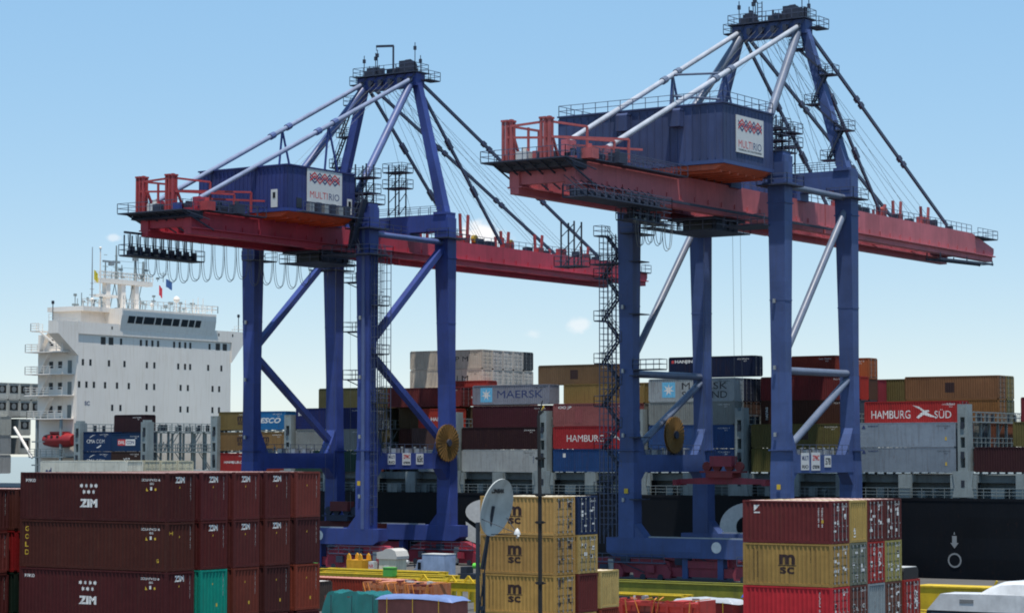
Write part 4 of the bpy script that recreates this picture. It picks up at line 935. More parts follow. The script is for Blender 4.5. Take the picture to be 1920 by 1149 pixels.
    if P['hi']:
        m = MB(); y0, y1 = yt-19, yt-1.2; z = zg0-1.25
        for x in (2.4, 4.3):
            m.beam((x, y0, z), (x, y1, z+.4), .18, .28)
            for yy in (y0+.2, (y0+y1)/2, y1-.2): m.beam((x, yy, z+.2), (x, yy, zg0-.4), .12, .12)
        for k in range(9): yy = y0+(y1-y0)*k/8; m.beam((2.4, yy, z+.4*k/8), (4.3, yy, z+.4*k/8), .1, .1)
        add(m, 'service_basket', DK)
    # landside end: platform, red bridge frames and pipe gantry
    platform(-5.6, 4.6, yb-P['ext'], yb+1.5, zg1-.35, 'nsew')
    m = MB(); m.prism([(yb-P['ext'], zg1-.5), (yb+1.5, zg1-.5), (yb+1.5, zg1-1.25), (yb-1.0, zg1-1.1), (yb-P['ext']+1.5, zg1-.7)], 'x', -4.6, 4.4); add(m, 'end_structure', DK)
    m = MB()
    for k in range(7): x = -4.4+k*1.45; m.beam((x, yb-P['ext']+.2, zg1-.5), (x, yb+3.5, zg0+.2), .12, .16); m.beam((x, yb-P['ext']+.3, zg1-.4), (x+1.4, yb+1.2, zg1-1.4), .1, .1)
    add(m, 'end_truss', DK, kind='stuff')
    for k in range(14):
        m = MB(); x, y, hh = rnd_b.uniform(-4.8, 4.0), yb+rnd_b.uniform(-1.6, 6), rnd_b.uniform(.3, 1.3); m.box(x, y, zg1-.34, x+rnd_b.uniform(.3, 1.1), y+rnd_b.uniform(.3, 1.2), zg1-.34+hh); add(m, 'rope_gear', (DK, P['fork'], DK, BL)[k % 4])
    for gx in (-3.4, 1.2):
        for dx, dy in ((-.5, 0), (-.05, 0), (.5, 0), (-.3, .7), (.3, .75)):
            m = MB(); yy = yb+P['pil']; m.beam((gx+dx, yy+dy, zg1-.3), (gx+dx, yy+dy, zg1+3.9+.25*dx), .24, .28); m.cbox((gx+dx, yy+dy, zg1+3.9), (.36, .4, .2)); add(m, 'catch_post', P['fork'])
        m = MB(); m.beam((gx, yb+P['pil']+.7, zg1+3.2), (gx, yb+P['pil']+2.6, zg1-.2), .22, .25); add(m, 'post_brace', P['fork'])
    yy = yb+P['pil']
    for p_, q_ in (((-3.4, yy, 3.3), (1.2, yy, 3.5)), ((-3.4, yy, 2.2), (.2, yy+3.2, 2.3)), ((1.2, yy+.6, 3.6), (3.0, yy+5.0, 3.4)), ((3.0, yy+5.0, 3.4), (3.0, yy+5.0, .2)), ((.2, yy+3.2, 2.4), (4.6, yy+10.5, 2.6)), ((4.6, yy+10.5, 2.6), (4.6, yy+10.5, .2)), ((-1.5, yy+1, .2), (-1.5, yy+1, 3.2)), ((1.2, yy, 2.0), (5.0, yy+7, 2.0)), ((5.0, yy+7, 2.0), (5.0, yy+7, .2)), ((-3.4, yy+.5, 3.4), (-3.2, yy+5.5, 3.5)), ((-3.2, yy+5.5, 3.5), (-3.2, yy+5.5, .2)), ((2.2, yy+3.6, 1.4), (5.0, yy+12.5, 1.7))):
        m = MB(); m.beam((p_[0], p_[1], zg1+p_[2]), (q_[0], q_[1], zg1+q_[2]), .2, .22); add(m, 'pipe_gantry', P['fork'])
    for x0, y0, c_ in ((-2.6, yy+.3, M['signw']), (-.9, yy+.8, P['fork']), (4.4, yy+1.5, P['fork']), (1.2, yy+3.5, DK), (-1.6, yy+4.5, DK), (2.4, yy+6, DK), (4.6, yy+6.5, DK)):
        m = MB(); m.box(x0, y0, zg1-.3, x0+1.3, y0+1.4, zg1+.75); m.tube((x0+.6, y0+.7, zg1+.7), (x0+.6, y0+.7, zg1+1.2), .3, 8); add(m, 'rope_winch', c_)
    # long side walkway on the near girder, past the house
    platform(4.0, 5.3, yb+1.6, P['house'][2]-.2, zg1-.2, 'ew')
    # festoon: parking platform, trolleys and hanging cable loops
    y0, y1 = P['fest']; zf = zg0-2.6
    fx = P['fx']; fo = platform(fx-1.4, fx+.6, y0, y1, zf, 'nsew', h=1.2)
    m = MB()
    for k in range(int((y1-y0)/1.35)): yy = y0+.4+k*1.35; m.beam((fx, yy, zf), (fx, yy, zg0-.2), .1, .14); m.beam((fx-.6, yy+.6, zf), (fx-.4, yy+.1, zg0-.2), .07, .07); m.cbox((fx, yy+.4, zf+.5), (.4, .5, .9)); m.beam((fx-1.2, yy+.3, zf), (fx-1.2, yy+.3, zg0-.2), .12, .12)
    m.box(fx-1.1, y0+1, zf+.02, fx-.2, y1-1, zf+.6); add(m, 'festoon_hanger', DK)
    m = MB(); m.beam((fx+.4, y0-1, zg0-.1), (fx+.4, 22, zg0-.1), .2, .25); add(m, 'festoon_rail', DK)
    nl = P['loops']; m = MB()
    yl, sag = y0+1, 0
    for k in range(nl):
        wdt = 1.75+.06*k; inp = yl < y1-1; dp = (2.5 if inp else 4.3)*rnd.uniform(.88, 1.1); zt_ = zf-.1 if inp else zg0-.3
        for off in (0, .22):
            pts = [(fx+.3+off, yl+.12+off*.5+(wdt-.24-off*.6)*(.5+.5*math.sin(math.pi*(t_-7)/14)), zt_-(dp-off*.8)*(1-abs((t_-7)/7)**2.6)) for t_ in range(15)]; m.path(pts, .04, 4)
        m.cbox((fx+.3, yl, zt_+.1), (.35, .4, .5)); yl += wdt
    add(m, 'festoon_cable', M['cable'], kind='stuff')
    # machinery house on the landside girder
    hx0, hx1, hy0, hy1, hz0, hz1 = P['house']
    m = MB(); m.box(hx0, hy0+.02, hz0, hx1, hy1, hz1-.12); hs = add(m, 'machinery_house', P['wall'])
    for s, n_ in (('y', 22), ('x', 14)):
        for k in range(n_+1):
            m = MB()
            if s == 'y': u = hx0+(hx1-hx0)*k/n_; m.box(u-.06, hy0-.05, hz0+.2, u+.06, hy0+.01, hz1-.3)
            else: u = hy0+(hy1-hy0)*k/n_; m.box(hx1+.0, u-.05, hz0+.2, hx1+.03, u+.05, hz1-.3)
            add(m, 'wall_rib', P['wall'], hs)
    m = MB(); m.box(hx0-.15, hy0-.15, hz1-.11, hx1+.15, hy1+.15, hz1+.06); rf = add(m, 'roof', P['wall'], hs)
    m = MB(); m.box(hx0-.1, hy0-.1, hz0-.4, hx1+.1, hy1+.1, hz0-.02); add(m, 'floor_frame', BL, hs)
    m = MB(); m.prism([(hx0+1.5, hz0-.42), (hx1, hz0-.42), (hx1-1.2, hz0-1.0), (hx0+3.2, hz0-1.0)], 'y', hy0+.2, hy1-.2); add(m, 'underframe', P['skirt'], hs)
    for k in range(6): m = MB(); u = hy0+1+(hy1-hy0-2)*k/5; m.box(hx0+2, u-.12, hz0-1.25, hx1-.8, u+.12, hz0-1.01); add(m, 'floor_joist', P['skirt'], hs)
    if P['hi']:
        m = MB(); e = .12; m.rail([(hx0, hy0, hz1+.06), (hx1, hy0, hz1+.06), (hx1, hy1, hz1+.06), (hx0, hy1, hz1+.06), (hx0, hy0, hz1+.06)], 1.15, 1.6); add(m, 'roof_railing', P['rail'], hs, kind='stuff')
        for x in (-2.6, 4.0): m = MB(); m.box(x-.7, hy0-.9, hz1-2.3, x+.7, hy0-.02, hz1-.6); m.prism([(hy0-.9, hz1-.6), (hy0-.02, hz1-.6), (hy0-.02, hz1-.35), (hy0-.7, hz1-.35)], 'x', x-.72, x+.72); add(m, 'ventilator', P['wall'], hs)
        m = MB(); m.box(hx0-.0, hy0+1.5, hz1+.07, hx0+6, hy0+5, hz1+.1); add(m, 'roof_plate', P['wall'], rf)
    else:
        m = MB(); m.box(6.4-.5, hy0-.1, hz0+.1, 6.4+.5, hy0-.055, hz0+2.25); dr = add(m, 'door', M['signw'], hs); m = MB(); m.box(6.2, hy0-.13, hz0+1.2, 6.6, hy0-.101, hz0+1.9); add(m, 'pane', M['glass'], dr)
        m = MB(); m.box(hx1+.035, hy1-1.5, hz0+.1, hx1+.08, hy1-.6, hz0+2.0); dr = add(m, 'door', M['signw'], hs); m = MB(); m.box(hx1+.081, hy1-1.3, hz0+.9, hx1+.1, hy1-.8, hz0+1.7); add(m, 'pane', M['glass'], dr)
        m = MB(); m.box(hx1+.035, hy0+1.6, hz0+.1, hx1+.08, hy0+2.6, hz0+1.3); add(m, 'louvre', M['steel'], hs)
        m = MB(); m.rail([(hx1+1.2, hy0+1.5, hz0-.3), (hx1+1.2, hy1, hz0-.3)], 1.1); m.box(hx1+.12, hy0+1.5, hz0-.42, hx1+1.25, hy1, hz0-.3); add(m, 'house_walkway', P['rail'], hs, kind='stuff')
        for k in range(6): m = MB(); u = hy0+3.2+k*1.4; m.box(hx1+.25, u, hz0-.28, hx1+.85, u+.8, hz0+.75+.2*(k % 2)); add(m, 'cooling_unit', DK if k % 2 else M['galv'], hs)
    # the white name sign with its twisted wave emblem
    sy0, sy1, sz0, sz1 = P['sign']
    m = MB(); m.box(hx1+.04, sy0, sz0, hx1+.1, sy1, sz1); sg = add(m, 'name_sign', M['signw'], hs)
    sw, sh = sy1-sy0, sz1-sz0; cy, cz = (sy0+sy1)/2, (sz0+sz1)/2; X_ = hx1+.106
    def wave(ph, zoff, w_):
        ps = []; n_ = 6; xs = [(-.43+.86*i/n_)*sw for i in range(n_+1)]; am = sh*.1
        zz = [(am if (i+ph) % 2 == 0 else -am) + zoff for i in range(n_+1)]; zz[0] = zoff+am*(.55 if ph else -.55)*-1; zz[-1] = zz[0]
        for i in range(n_): ps.append([(xs[i], zz[i]-w_), (xs[i+1], zz[i+1]-w_), (xs[i+1], zz[i+1]+w_), (xs[i], zz[i]+w_)])
        return ps
    for k, (ph, zo, mt) in enumerate(((0, .10, 'decal_b'), (1, .10, 'decal_r'), (0, .0, 'decal_b'), (1, .0, 'decal_r'))):
        flat(wave(ph, zo*sh, sh*.028), M[mt], sg, (X_+.004*k, cy, cz+sh*.2), 'x', name='wave_emblem')
    letter('MULTI', sh*.2, M['decal_r'], sg, (X_, cy-sw*.17, cz-sh*.26), 'x', width=sw*.5, bold=.0); letter('RIO', sh*.2, M['decal_b'], sg, (X_, cy+sw*.27, cz-sh*.26), 'x', width=sw*.3, bold=.0)
    if P['hi']: letter('TERMINAL DE CONTEINERES', sh*.05, M['decal_k'], sg, (X_, cy, cz-sh*.42), 'x', width=sw*.85)
    # A-frame: front legs, apex beam, sloping back tubes
    za = P['apex']; ax_ = 4.2; ya = G-.2
    for s in (-1, 1):
        m = MB(); m.beam((s*(W2-.1), G-.6, zc1), (s*ax_, ya, za), 1.15, 1.3, .95, 1.0); m.cbox((s*(W2-.1), G-.6, zc1+.1), (2.0, 2.2, .3)); add(m, 'a_frame_leg', BL)
        m = MB(); m.tube((s*ax_*.9, ya-.4, za-.4), (s*6.4, .6, zc1+.2), .5, 12); add(m, 'back_tube', TB, smooth=True)
        yk, zk = P['bs'][0 if s > 0 else 1]
        m = MB(); m.tube((s*ax_*.95, ya-.8, za-.2), (s*3.36, yk, zk), .3, 12); bs = add(m, 'backstay', P['stay_lit'], smooth=True)
        p_, q_ = Vector((s*ax_*.95, ya-.8, za-.2)), Vector((s*3.36, yk, zk)); 
        for u in (.38, .46): m = MB(); c_ = p_.lerp(q_, u); m.tube(c_, c_+(q_-p_).normalized()*.9, .42, 10); add(m, 'pin_joint', TB, bs)
        m = MB(); c_ = p_.lerp(q_, .42); zh = hz1 if hy0 < c_.y < hy1 else zg1; m.beam(c_, (c_.x, c_.y-.8, hz1), .2, .2); m.beam(c_, (c_.x, c_.y+2.2, hz1), .2, .2); add(m, 'stay_support', BL, bs)
        m = MB(); m.box(s*3.36-.4, yk-.8, zg1-.2, s*3.36+.4, yk+.9, zk+.1); add(m, 'stay_anchor', RD)
        for (yo, nm) in ((P['so'], 'outer'), (P['si'], 'inner')):
            p_, q_ = Vector((s*ax_*.95, ya+.7, za-.1 if nm == 'outer' else za-.9)), Vector((s*3.36, yo, zg1+.5)); m = MB(); m.beam(p_, q_, .26, .42); fs_ = add(m, 'forestay', P['stay'])
            for u in (.33, .36, .63, .66): m = MB(); c_ = p_.lerp(q_, u); m.beam(c_, c_+(q_-p_).normalized()*.8, .5, .62); add(m, 'pin_joint', P['stay'], fs_)
    if P['hi']:
        m = MB(); p_ = Vector((4, ya-.8, za-.2)).lerp(Vector((3.36, P['bs'][0][0], P['bs'][0][1])), .42); q_ = Vector((-4, ya-.8, za-.2)).lerp(Vector((-3.36, P['bs'][1][0], P['bs'][1][1])), .42); m.tube(p_, q_, .13, 8); m.tube((p_.x, p_.y, p_.z-3), (q_.x, q_.y, q_.z-2.4), .13, 8); m.tube(q_, (q_.x, q_.y, hz1), .18, 8); add(m, 'stay_cross_strut', TB)
    m = MB(); m.box(-ax_-.7, ya-.9, za-1.1, ax_+.7, ya+.9, za+.55); apb = add(m, 'apex_beam', BL)
    platform(-ax_-.9, ax_+.9, ya-1.5, ya+1.5, za+.75, 'nsew')
    platform(ax_+.3, ax_+1.9, ya+.2, ya+2.8, za-.2, 'nsew'); platform(-ax_-1.7, -ax_-.6, ya-1.2, ya+.6, za-.2, 'nsew')
    for x, y, w_, hh in ((-2.6, ya-.4, 1.4, 1.1), (.2, ya, 1.0, .7), (2.4, ya+.2, 1.6, 1.7), (3.6, ya-.5, .9, 1.2), (-3.9, ya+.3, .8, .9)):
        m = MB(); m.box(x-w_/2, y-.5, za+.76, x+w_/2, y+.5, za+.76+hh); m.lathe([(.01, -.3), (hh*.5, -.3), (hh*.5, .3), (.01, .3)], (x, y+.6, za+.9+hh*.6), 12, 'x'); add(m, 'sheave_block', DK, apb)
    m = MB()
    for k in range(16):
        x, y, hh = rnd_b.uniform(-4.8, 4.8), ya+rnd_b.uniform(-1.5, 1.5), rnd_b.uniform(.4, 1.5); m.box(x, y, za+.76, x+rnd_b.uniform(.2, .8), y+rnd_b.uniform(.2, .7), za+.76+hh)
        if k % 3 == 0: m.tube((x, y, za+.8), (x, y, za+1.2+hh), .07, 5)
    for k in range(6): x = -4+k*1.6; m.beam((x, ya-1.6, za-.9), (x+.9, ya-1.0, za+.7), .12, .12); m.cbox((x, ya-1.2, za-.3), (.5, .5, .7))
    add(m, 'apex_fittings', DK, apb, kind='stuff')
    if P['hi']:
        m = MB()
        for x in (-1.9, -1.3): m.beam((x, ya, za+.8), (x, ya, za+3.4), .09, .09)
        for k in range(5): m.beam((-1.9, ya, za+1.2+k*.5), (-1.3, ya, za+1.2+k*.5), .06, .06)
        add(m, 'aerial_frame', DK, apb)
    else: m = MB(); m.tube((1.2, ya-1, za+.75), (1.2, ya-1, za+4.4), .14, 6); m.beam((1.2, ya-1, za+4.4), (-1.6, ya-1, za+4.6), .2, .3); m.tube((-1.6, ya-1, za+4.5), (-1.6, ya-1, za+4.0), .05, 4); add(m, 'davit', DK, apb)
    for x, hh in ((-4.4, 3.0), (-2.2, 3.6), (-2.5, 3.2), (4.0, 4.0), (4.9, 2.2)):
        m = MB(); m.tube((x, ya, za+.75), (x, ya, za+.75+hh), .06, 5); m.cbox((x, ya, za+hh), (.3, .3, .5)); add(m, 'aerial', DK, apb)
    # running ropes: apex to boom, hoist falls
    m = MB()
    for k in range(18):
        x = -2.6+k*.3; m.tube((x, ya+.8, za-.2*(k % 4)), (x*1.1, 27+(k*7 % 18)*2.1, zg1+.6), .026, 4)
    for k in range(4): m.tube((-1.5+k, ya-.8, za), (-1.5+k, -4, hz1-.1), .02, 4)
    add(m, 'running_rope', P['rope'], kind='stuff')
    # access platforms stepping up the A-frame leg and service towers on the cross beams
    if P['hi']:
        pts = [(Vector((W2-.1, G-.6, zc1)).lerp(Vector((ax_, ya, za)), u)) for u in (.08, .27, .46, .65, .84)]
        for k, c_ in enumerate(pts):
            s = 1 if k % 2 else -1; platform(c_.x+(.5 if s > 0 else -2.3), c_.x+(2.3 if s > 0 else -.5), c_.y-.9, c_.y+.9, c_.z, 'nsew')
            if k < 4: n_ = pts[k+1]; stair((c_.x+s*1.4, c_.y-.5, c_.z), (n_.x-s*1.4, n_.y-.5, n_.z), .6)
    else:
        pts = [(Vector((-W2+.1, G-.6, zc1)).lerp(Vector((-ax_, ya, za)), u)) for u in (.15, .4, .62, .85)]
        for k, c_ in enumerate(pts):
            platform(c_.x-2.2, c_.x-.4, c_.y-.9, c_.y+.9, c_.z, 'nsew')
            if k < 3: n_ = pts[k+1]; stair((c_.x-1.8, c_.y-.5, c_.z), (n_.x-1.0, n_.y-.5, n_.z), .6)
    def tower(x0, y0, z0, z1, levels, nm='service_tower'):
        m = MB()
        for dx in (0, 1.7):
            for dy in (0, 1.5): m.beam((x0+dx, y0+dy, z0), (x0+dx, y0+dy, z1), .14, .14)
        n_ = int((z1-z0)/1.5)
        for k in range(n_): z = z0+(z1-z0)*k/n_; m.beam((x0, y0, z), (x0+1.7, y0, z+1.4), .08, .08); m.beam((x0+1.7, y0, z), (x0+1.7, y0+1.5, z+1.4), .08, .08)
        add(m, nm, DK)
        for z in levels: platform(x0-.6, x0+2.5, y0-.5, y0+2, z, 'nsew')
    tower(2.0, G-3.2, zc1, zc1+P['tw'], (zc1+P['tw']*.55, zc1+P['tw']-.9)); tower(W2-2.6, .9, ztop, ztop+P['tw']*.85, (ztop+2, ztop+P['tw']*.6))
    platform(W2-3.2, W2+.9, -1.2, 2.4, ztop+.55, 'nsew')
    # trolley with operator cab under the girder
    ty = P['trolley']; tr = MB(); tr.box(-3.0, ty-3.6, zg0-.75, 3.0, ty+3.6, zg0-.46); tro = add(tr, 'trolley', DK)
    m = MB(); m.box(-1.6, ty-2.6, zg0-1.9, 2.6, ty+.4, zg0-.76); add(m, 'operator_cab', DK, tro)
    m = MB(); m.prism([(ty-2.75, zg0-1.8), (ty-2.63, zg0-1.8), (ty-2.63, zg0-1.0), (ty-2.75, zg0-.95)], 'x', -1.2, 2.2); add(m, 'cab_window', M['glass'], tro)
    platform(-3.2, 3.4, ty-4.0, ty+4.0, zg0-1.9, 'nsew', par=tro)
    m = MB()
    for k, (x, y) in enumerate(((-2.2, .6), (2.2, .6), (-1.2, 2.6), (1.6, 2.8))): m.box(x-.6, ty+y-.5, zg0-1.7, x+.6, ty+y+.5, zg0-.76)
    add(m, 'drive_unit', DK, tro)
    # under-girder walkways near the landside legs
    for x0, x1 in ((-W2, -W2+2.0), (3.9, W2-.8)): platform(x0, x1, -2.2, 2.4, zg0-1.6 if P['hi'] else zg0-1.2, 'ns')
    if P['hi']:
        platform(-7.9, -6.2, -1.0, 12.0, zg0-1.0, 'nsew'); platform(3.4, 6.4, -34.5, -18, zg0-1.2, 'nsew')
        m = MB()
        for k in range(13): yy = -34.5+k*1.3; m.beam((3.5, yy, zg0-1.2), (3.5, yy, zg0+.1), .1, .1); m.beam((6.3, yy, zg0-1.2), (3.6, yy, zg0+.9), .08, .08); m.cbox((4.7, yy+.4, zg0-.8), (.7, .6, .7))
        add(m, 'walkway_hangers', DK, kind='stuff')
        tower(-10.6, -13, zg0-6.3, zg0-1.2, (zg0-6.1,), 'stair_tower'); platform(-W2-4.6, -W2-.9, -1.2, 1.2, zg0-4.9, 'nsew')
    # access up the landside leg
    if P['hi']:
        x0 = -W2-1.0; z = 5.0; s = 1; k = 0
        while z < zg0-3.2:
            a_, b_ = (x0-2.3, x0-.3) if s > 0 else (x0-.3, x0-2.3); stair((a_, -.3+.7*(s < 0), z), (b_, -.3+.7*(s < 0), z+2.45), .6)
            platform(x0-.4 if s > 0 else x0-3.3, x0+.4 if s > 0 else x0-2.2, -.8, 1.0, z+2.45, 'nsew' if s < 0 else 'ns'); z += 2.45; s = -s; k += 1
        m = MB()
        for x in (x0-2.5, x0-1.95, x0-1.4, x0-.85, x0-.3):
            for y in (-.85, 1.05): m.beam((x, y, 4.0), (x, y, z), .08, .08)
        zz = 6.2
        while zz < z:
            for y in (-.85, 1.05): m.beam((x0-2.5, y, zz), (x0-.3, y, zz), .055, .055)
            m.beam((x0-2.5, -.85, zz), (x0-2.5, 1.05, zz), .055, .055); zz += .7
        add(m, 'stair_cage', P['rail'], kind='stuff')
        for zz in (9, 16, 23, 30, 36): m = MB(); m.box(-W2+.7, -1.3, zz, -W2+1.9, 1.3, zz+.12); add(m, 'leg_bracket', DK)
        platform(-W2+.9, -W2+4.4, -.8, .9, P['brace'][1][0][1]+.5, 'nsew')
    else:
        ladder(W2+1.1, .9, 15, zg0, 'y'); ladder(W2+1.1, -.3, 5.5, zg0-1, 'y')
        m = MB()
        for x in (W2+1.0, W2+1.75, W2+2.4): m.beam((x, 1.7, 14), (x, 1.7, zg0-1), .07, .07)
        zz = 14.5
        while zz < zg0-1: m.beam((W2+1.0, 1.7, zz), (W2+2.4, 1.7, zz), .05, .05); zz += 1.0
        add(m, 'conduit_rack', P['rail'], kind='stuff')
        for zz in (35.4, 29.3, 23.4): platform(W2-3.0, W2-1.05, -.9, .9, zz, 'nsew', brackets=True)
        for zz in (32.5, 26.5, 20.5): platform(W2+.9, W2+2.0, -.2, 1.9, zz, 'nse')
        m = MB(); m.box(W2-.1, -.98, 5, W2+.35, -.78, zg0+2); add(m, 'cable_duct', TB)
        m = MB(); m.beam((W2-.9, -1.9, zg0-.6), (W2+1.0, -1.9, zg1+2.8), .9, .3); m.beam((W2-1.2, -1.3, zg0+3), (W2-1.8, -1.3, zg0-.5), .3, .3); add(m, 'service_gantry', DK)
        stair((W2+.3, -1.7, zg0-1), (W2-1.2, -1.7, zg0+2.4), .6); stair((W2-1.2, -1.7, zg0+2.4), (W2+.5, -1.7, zg0+5.6), .6)
        platform(W2-1.4, W2+2.1, -2.3, 2.5, zg0-1.3, 'nsew'); platform(-W2-1.6, -W2+2.2, G-3.8, G+1.2, zg0-1.4, 'nsew')
    for sx in (-1, 1):
        for k in range(4): m = MB(); m.cbox((sx*W2-.3, -1.0, 9+k*7.3), (.28, .22, .45)); add(m, 'flood_lamp', M['galv'])
    m = MB(); m.cbox((W2+.1 if P['hi'] else W2-.4, -1.02, 10.6), (.45, .06, .55)); add(m, 'yellow_notice', M['decal_y']); m = MB(); m.cbox((-W2+.1, -1.02, 10.0), (.5, .06, .55)); add(m, 'yellow_notice', M['decal_y'])
    # cable reel
    rx_, ry_, rz_, rr_ = P['reel']; m = MB()
    m.lathe([(.01, -.16), (rr_, -.16), (rr_, -.08), (rr_*.93, -.07), (.4, -.05), (.4, .05), (rr_*.93, .07), (rr_, .08), (rr_, .16), (.01, .16)], (rx_, ry_, rz_), 30, 'x'); rl = add(m, 'cable_reel', P['reelmat'])
    for k in range(28): m = MB(); t_ = 2*math.pi*k/28; m.beam((rx_+.17, ry_+.35*math.cos(t_), rz_+.35*math.sin(t_)), (rx_+.17, ry_+(rr_+.12)*math.cos(t_), rz_+(rr_+.12)*math.sin(t_)), .06, .06); add(m, 'spoke', P['reelmat'], rl)
    m = MB(); m.lathe([(.01, .1), (.45, .1), (.45, .42), (.01, .42)], (rx_, ry_, rz_), 12, 'x'); add(m, 'hub', DK, rl)
    m = MB(); m.beam((rx_-.6, ry_, P['portal'][1]), (rx_-.6, ry_, rz_), .5, .5); m.box(rx_-1.4, ry_+.6, P['portal'][1], rx_-.3, ry_+2.6, P['portal'][1]+1.0); add(m, 'reel_stand', DK)
    for y0 in (0, G):
        m = MB(); m.box(-W2+4.6, y0-.35, .5, W2-4.6, y0+.35, 1.5); m.box(-2.2, y0-.5, 1.5, 2.2, y0+.5, P['sill'][0]-.3); add(m, 'tie_box', CR)
        for x in (-2.6, 1.9): m = MB(); m.box(x, y0-.55, .3, x+.7, y0+.5, P['sill'][0]); add(m, 'stowage_pin_frame', BL)
    # bogies: equaliser beams and wheels under every corner
    zb = P['sill'][0]
    for sx in (-1, 1):
        for y0 in (0, G):
            cx = sx*(W2-.2); m = MB()
            m.prism([(cx-5.6, 1.3), (cx-5.2, 2.2), (cx-3.4, zb-.1), (cx+3.4, zb-.1), (cx+5.2, 2.2), (cx+5.6, .9), (cx+4.4, .7), (cx+.9, .8), (cx-.9, .8), (cx-4.4, .7)], 'y', y0-.62, y0+.62); eq = add(m, 'equaliser', CR)
            for k in (-1, 1):
                m = MB(); c_ = cx+k*3.1; m.prism([(c_-2.5, .95), (c_-2.0, 1.7), (c_-.6, 2.1), (c_+.6, 2.1), (c_+2.0, 1.7), (c_+2.5, .95), (c_+2.3, .28), (c_-2.3, .28)], 'y', y0-.8, y0+.8); bg_ = add(m, 'bogie', CR, eq)
                for w_ in (-1, 1):
                    m = MB(); m.lathe([(.01, -.28), (.36, -.28), (.36, .28), (.01, .28)], (c_+w_*1.15, y0-.6, .37), 14, 'y'); add(m, 'wheel', M['steel'], bg_)
                m = MB(); m.box(c_-.5, y0-1.15, .9, c_+.5, y0-.81, 1.7); add(m, 'drive_motor', DK if k < 0 else CR, bg_)
            m = MB(); m.cbox((cx+sx*5.9, y0, 1.15), (.9, .5, .5)); m.lathe([(.01, 0), (.22, 0), (.22, .35), (.01, .35)], (cx+sx*6.3, y0, 1.15), 8, 'x'); add(m, 'buffer', M['signw'], eq)
            m = MB(); m.box(cx-4.9, y0-1.05, 1.9, cx+4.9, y0-.66, 2.02); m.rail([(cx-4.9, y0-1.05, 2.02), (cx+4.9, y0-1.05, 2.02)], .9, 1.6); add(m, 'bogie_walkway', P['rail'], eq, kind='stuff')
            m = MB(); m.beam((cx-2.6, y0-.9, 2.6), (cx+2.2, y0-.95, .9), .1, .1); m.box(cx-1.0, y0-.8, 2.0, cx+.2, y0-.63, 2.7); add(m, 'storm_brake', DK, eq)
            m = MB(); m.box(cx+sx*1.9, y0-.9, .3, cx+sx*2.6, y0-.66, 2.3); add(m, 'control_cabinet', M['galv'], eq)
    return root

M['signw'] = plain('sign_white', (.55,.55,.53), .5, var=.08)
M['cable'] = plain('grey_cable', (.12,.13,.13), .6)
def blue_set(b1, tube, red, rail, wall, fork, crim, skirt, stay, sheave):
    return dict(blue=b1, tube=tube, red=red, rail=rail, dark=M['steel_b'], wall=wall, fork=fork, crimson=crim, skirt=skirt, stay=stay, sheave=sheave, rope=M['cable'])
M['steel_b'] = paint('dark_walkway_steel', (.028,.036,.06), .6, .3, scale=1.2)
reel_m = paint('reel_ochre', (.17,.09,.022), .6, .45, scale=1.5, streak=False)
L_set = blue_set(paint('navy_crane_paint', (.031,.053,.205), .5, .3, scale=.3, fade=.2, rust=.22, plate=(400, 400, 3.3)), paint('tube_blue_paint', (.075,.105,.23), .42, .25, scale=.4), paint('girder_red', (.40,.042,.066), .55, .35, scale=.3, dirt_col=(.1,.02,.025), rust=.2, plate=(400, 4.2, 400)),
                 paint('rail_steel', (.06,.075,.12), .5, .2), paint('house_navy', (.022,.033,.135), .55, .3, scale=.4, plate=(1.9, 1.9, 400), rust=.15), paint('fork_red', (.34,.048,.052), .5, .3, scale=1), paint('bogie_crimson', (.26,.022,.04), .55, .4, scale=.6), paint('house_underside_red', (.5,.07,.025), .6, .3), paint('stay_navy', (.03,.04,.085), .45, .3), paint('sheave_yellow', (.4,.27,.03), .6, .4))
R_set = blue_set(paint('faded_crane_paint', (.047,.078,.195), .55, .25, scale=.3, fade=.2, rust=.25, plate=(400, 400, 3.3)), paint('tube_grey_blue_paint', (.12,.145,.2), .4, .25, scale=.4), paint('faded_girder_red', (.43,.115,.13), .6, .35, scale=.3, dirt_col=(.13,.04,.04), rust=.25, plate=(400, 4.2, 400)),
                 paint('rail_grey_steel', (.075,.09,.14), .5, .2), paint('house_slate_blue', (.04,.058,.135), .6, .3, scale=.4, plate=(1.9, 1.9, 400), rust=.15), paint('fork_faded_red', (.36,.085,.085), .55, .3, scale=1), paint('bogie_dull_crimson', (.24,.035,.05), .6, .4, scale=.6), paint('house_underside_orange', (.46,.1,.05), .65, .3), paint('stay_slate', (.04,.05,.095), .45, .3), paint('sheave_red', (.42,.09,.06), .6, .4))
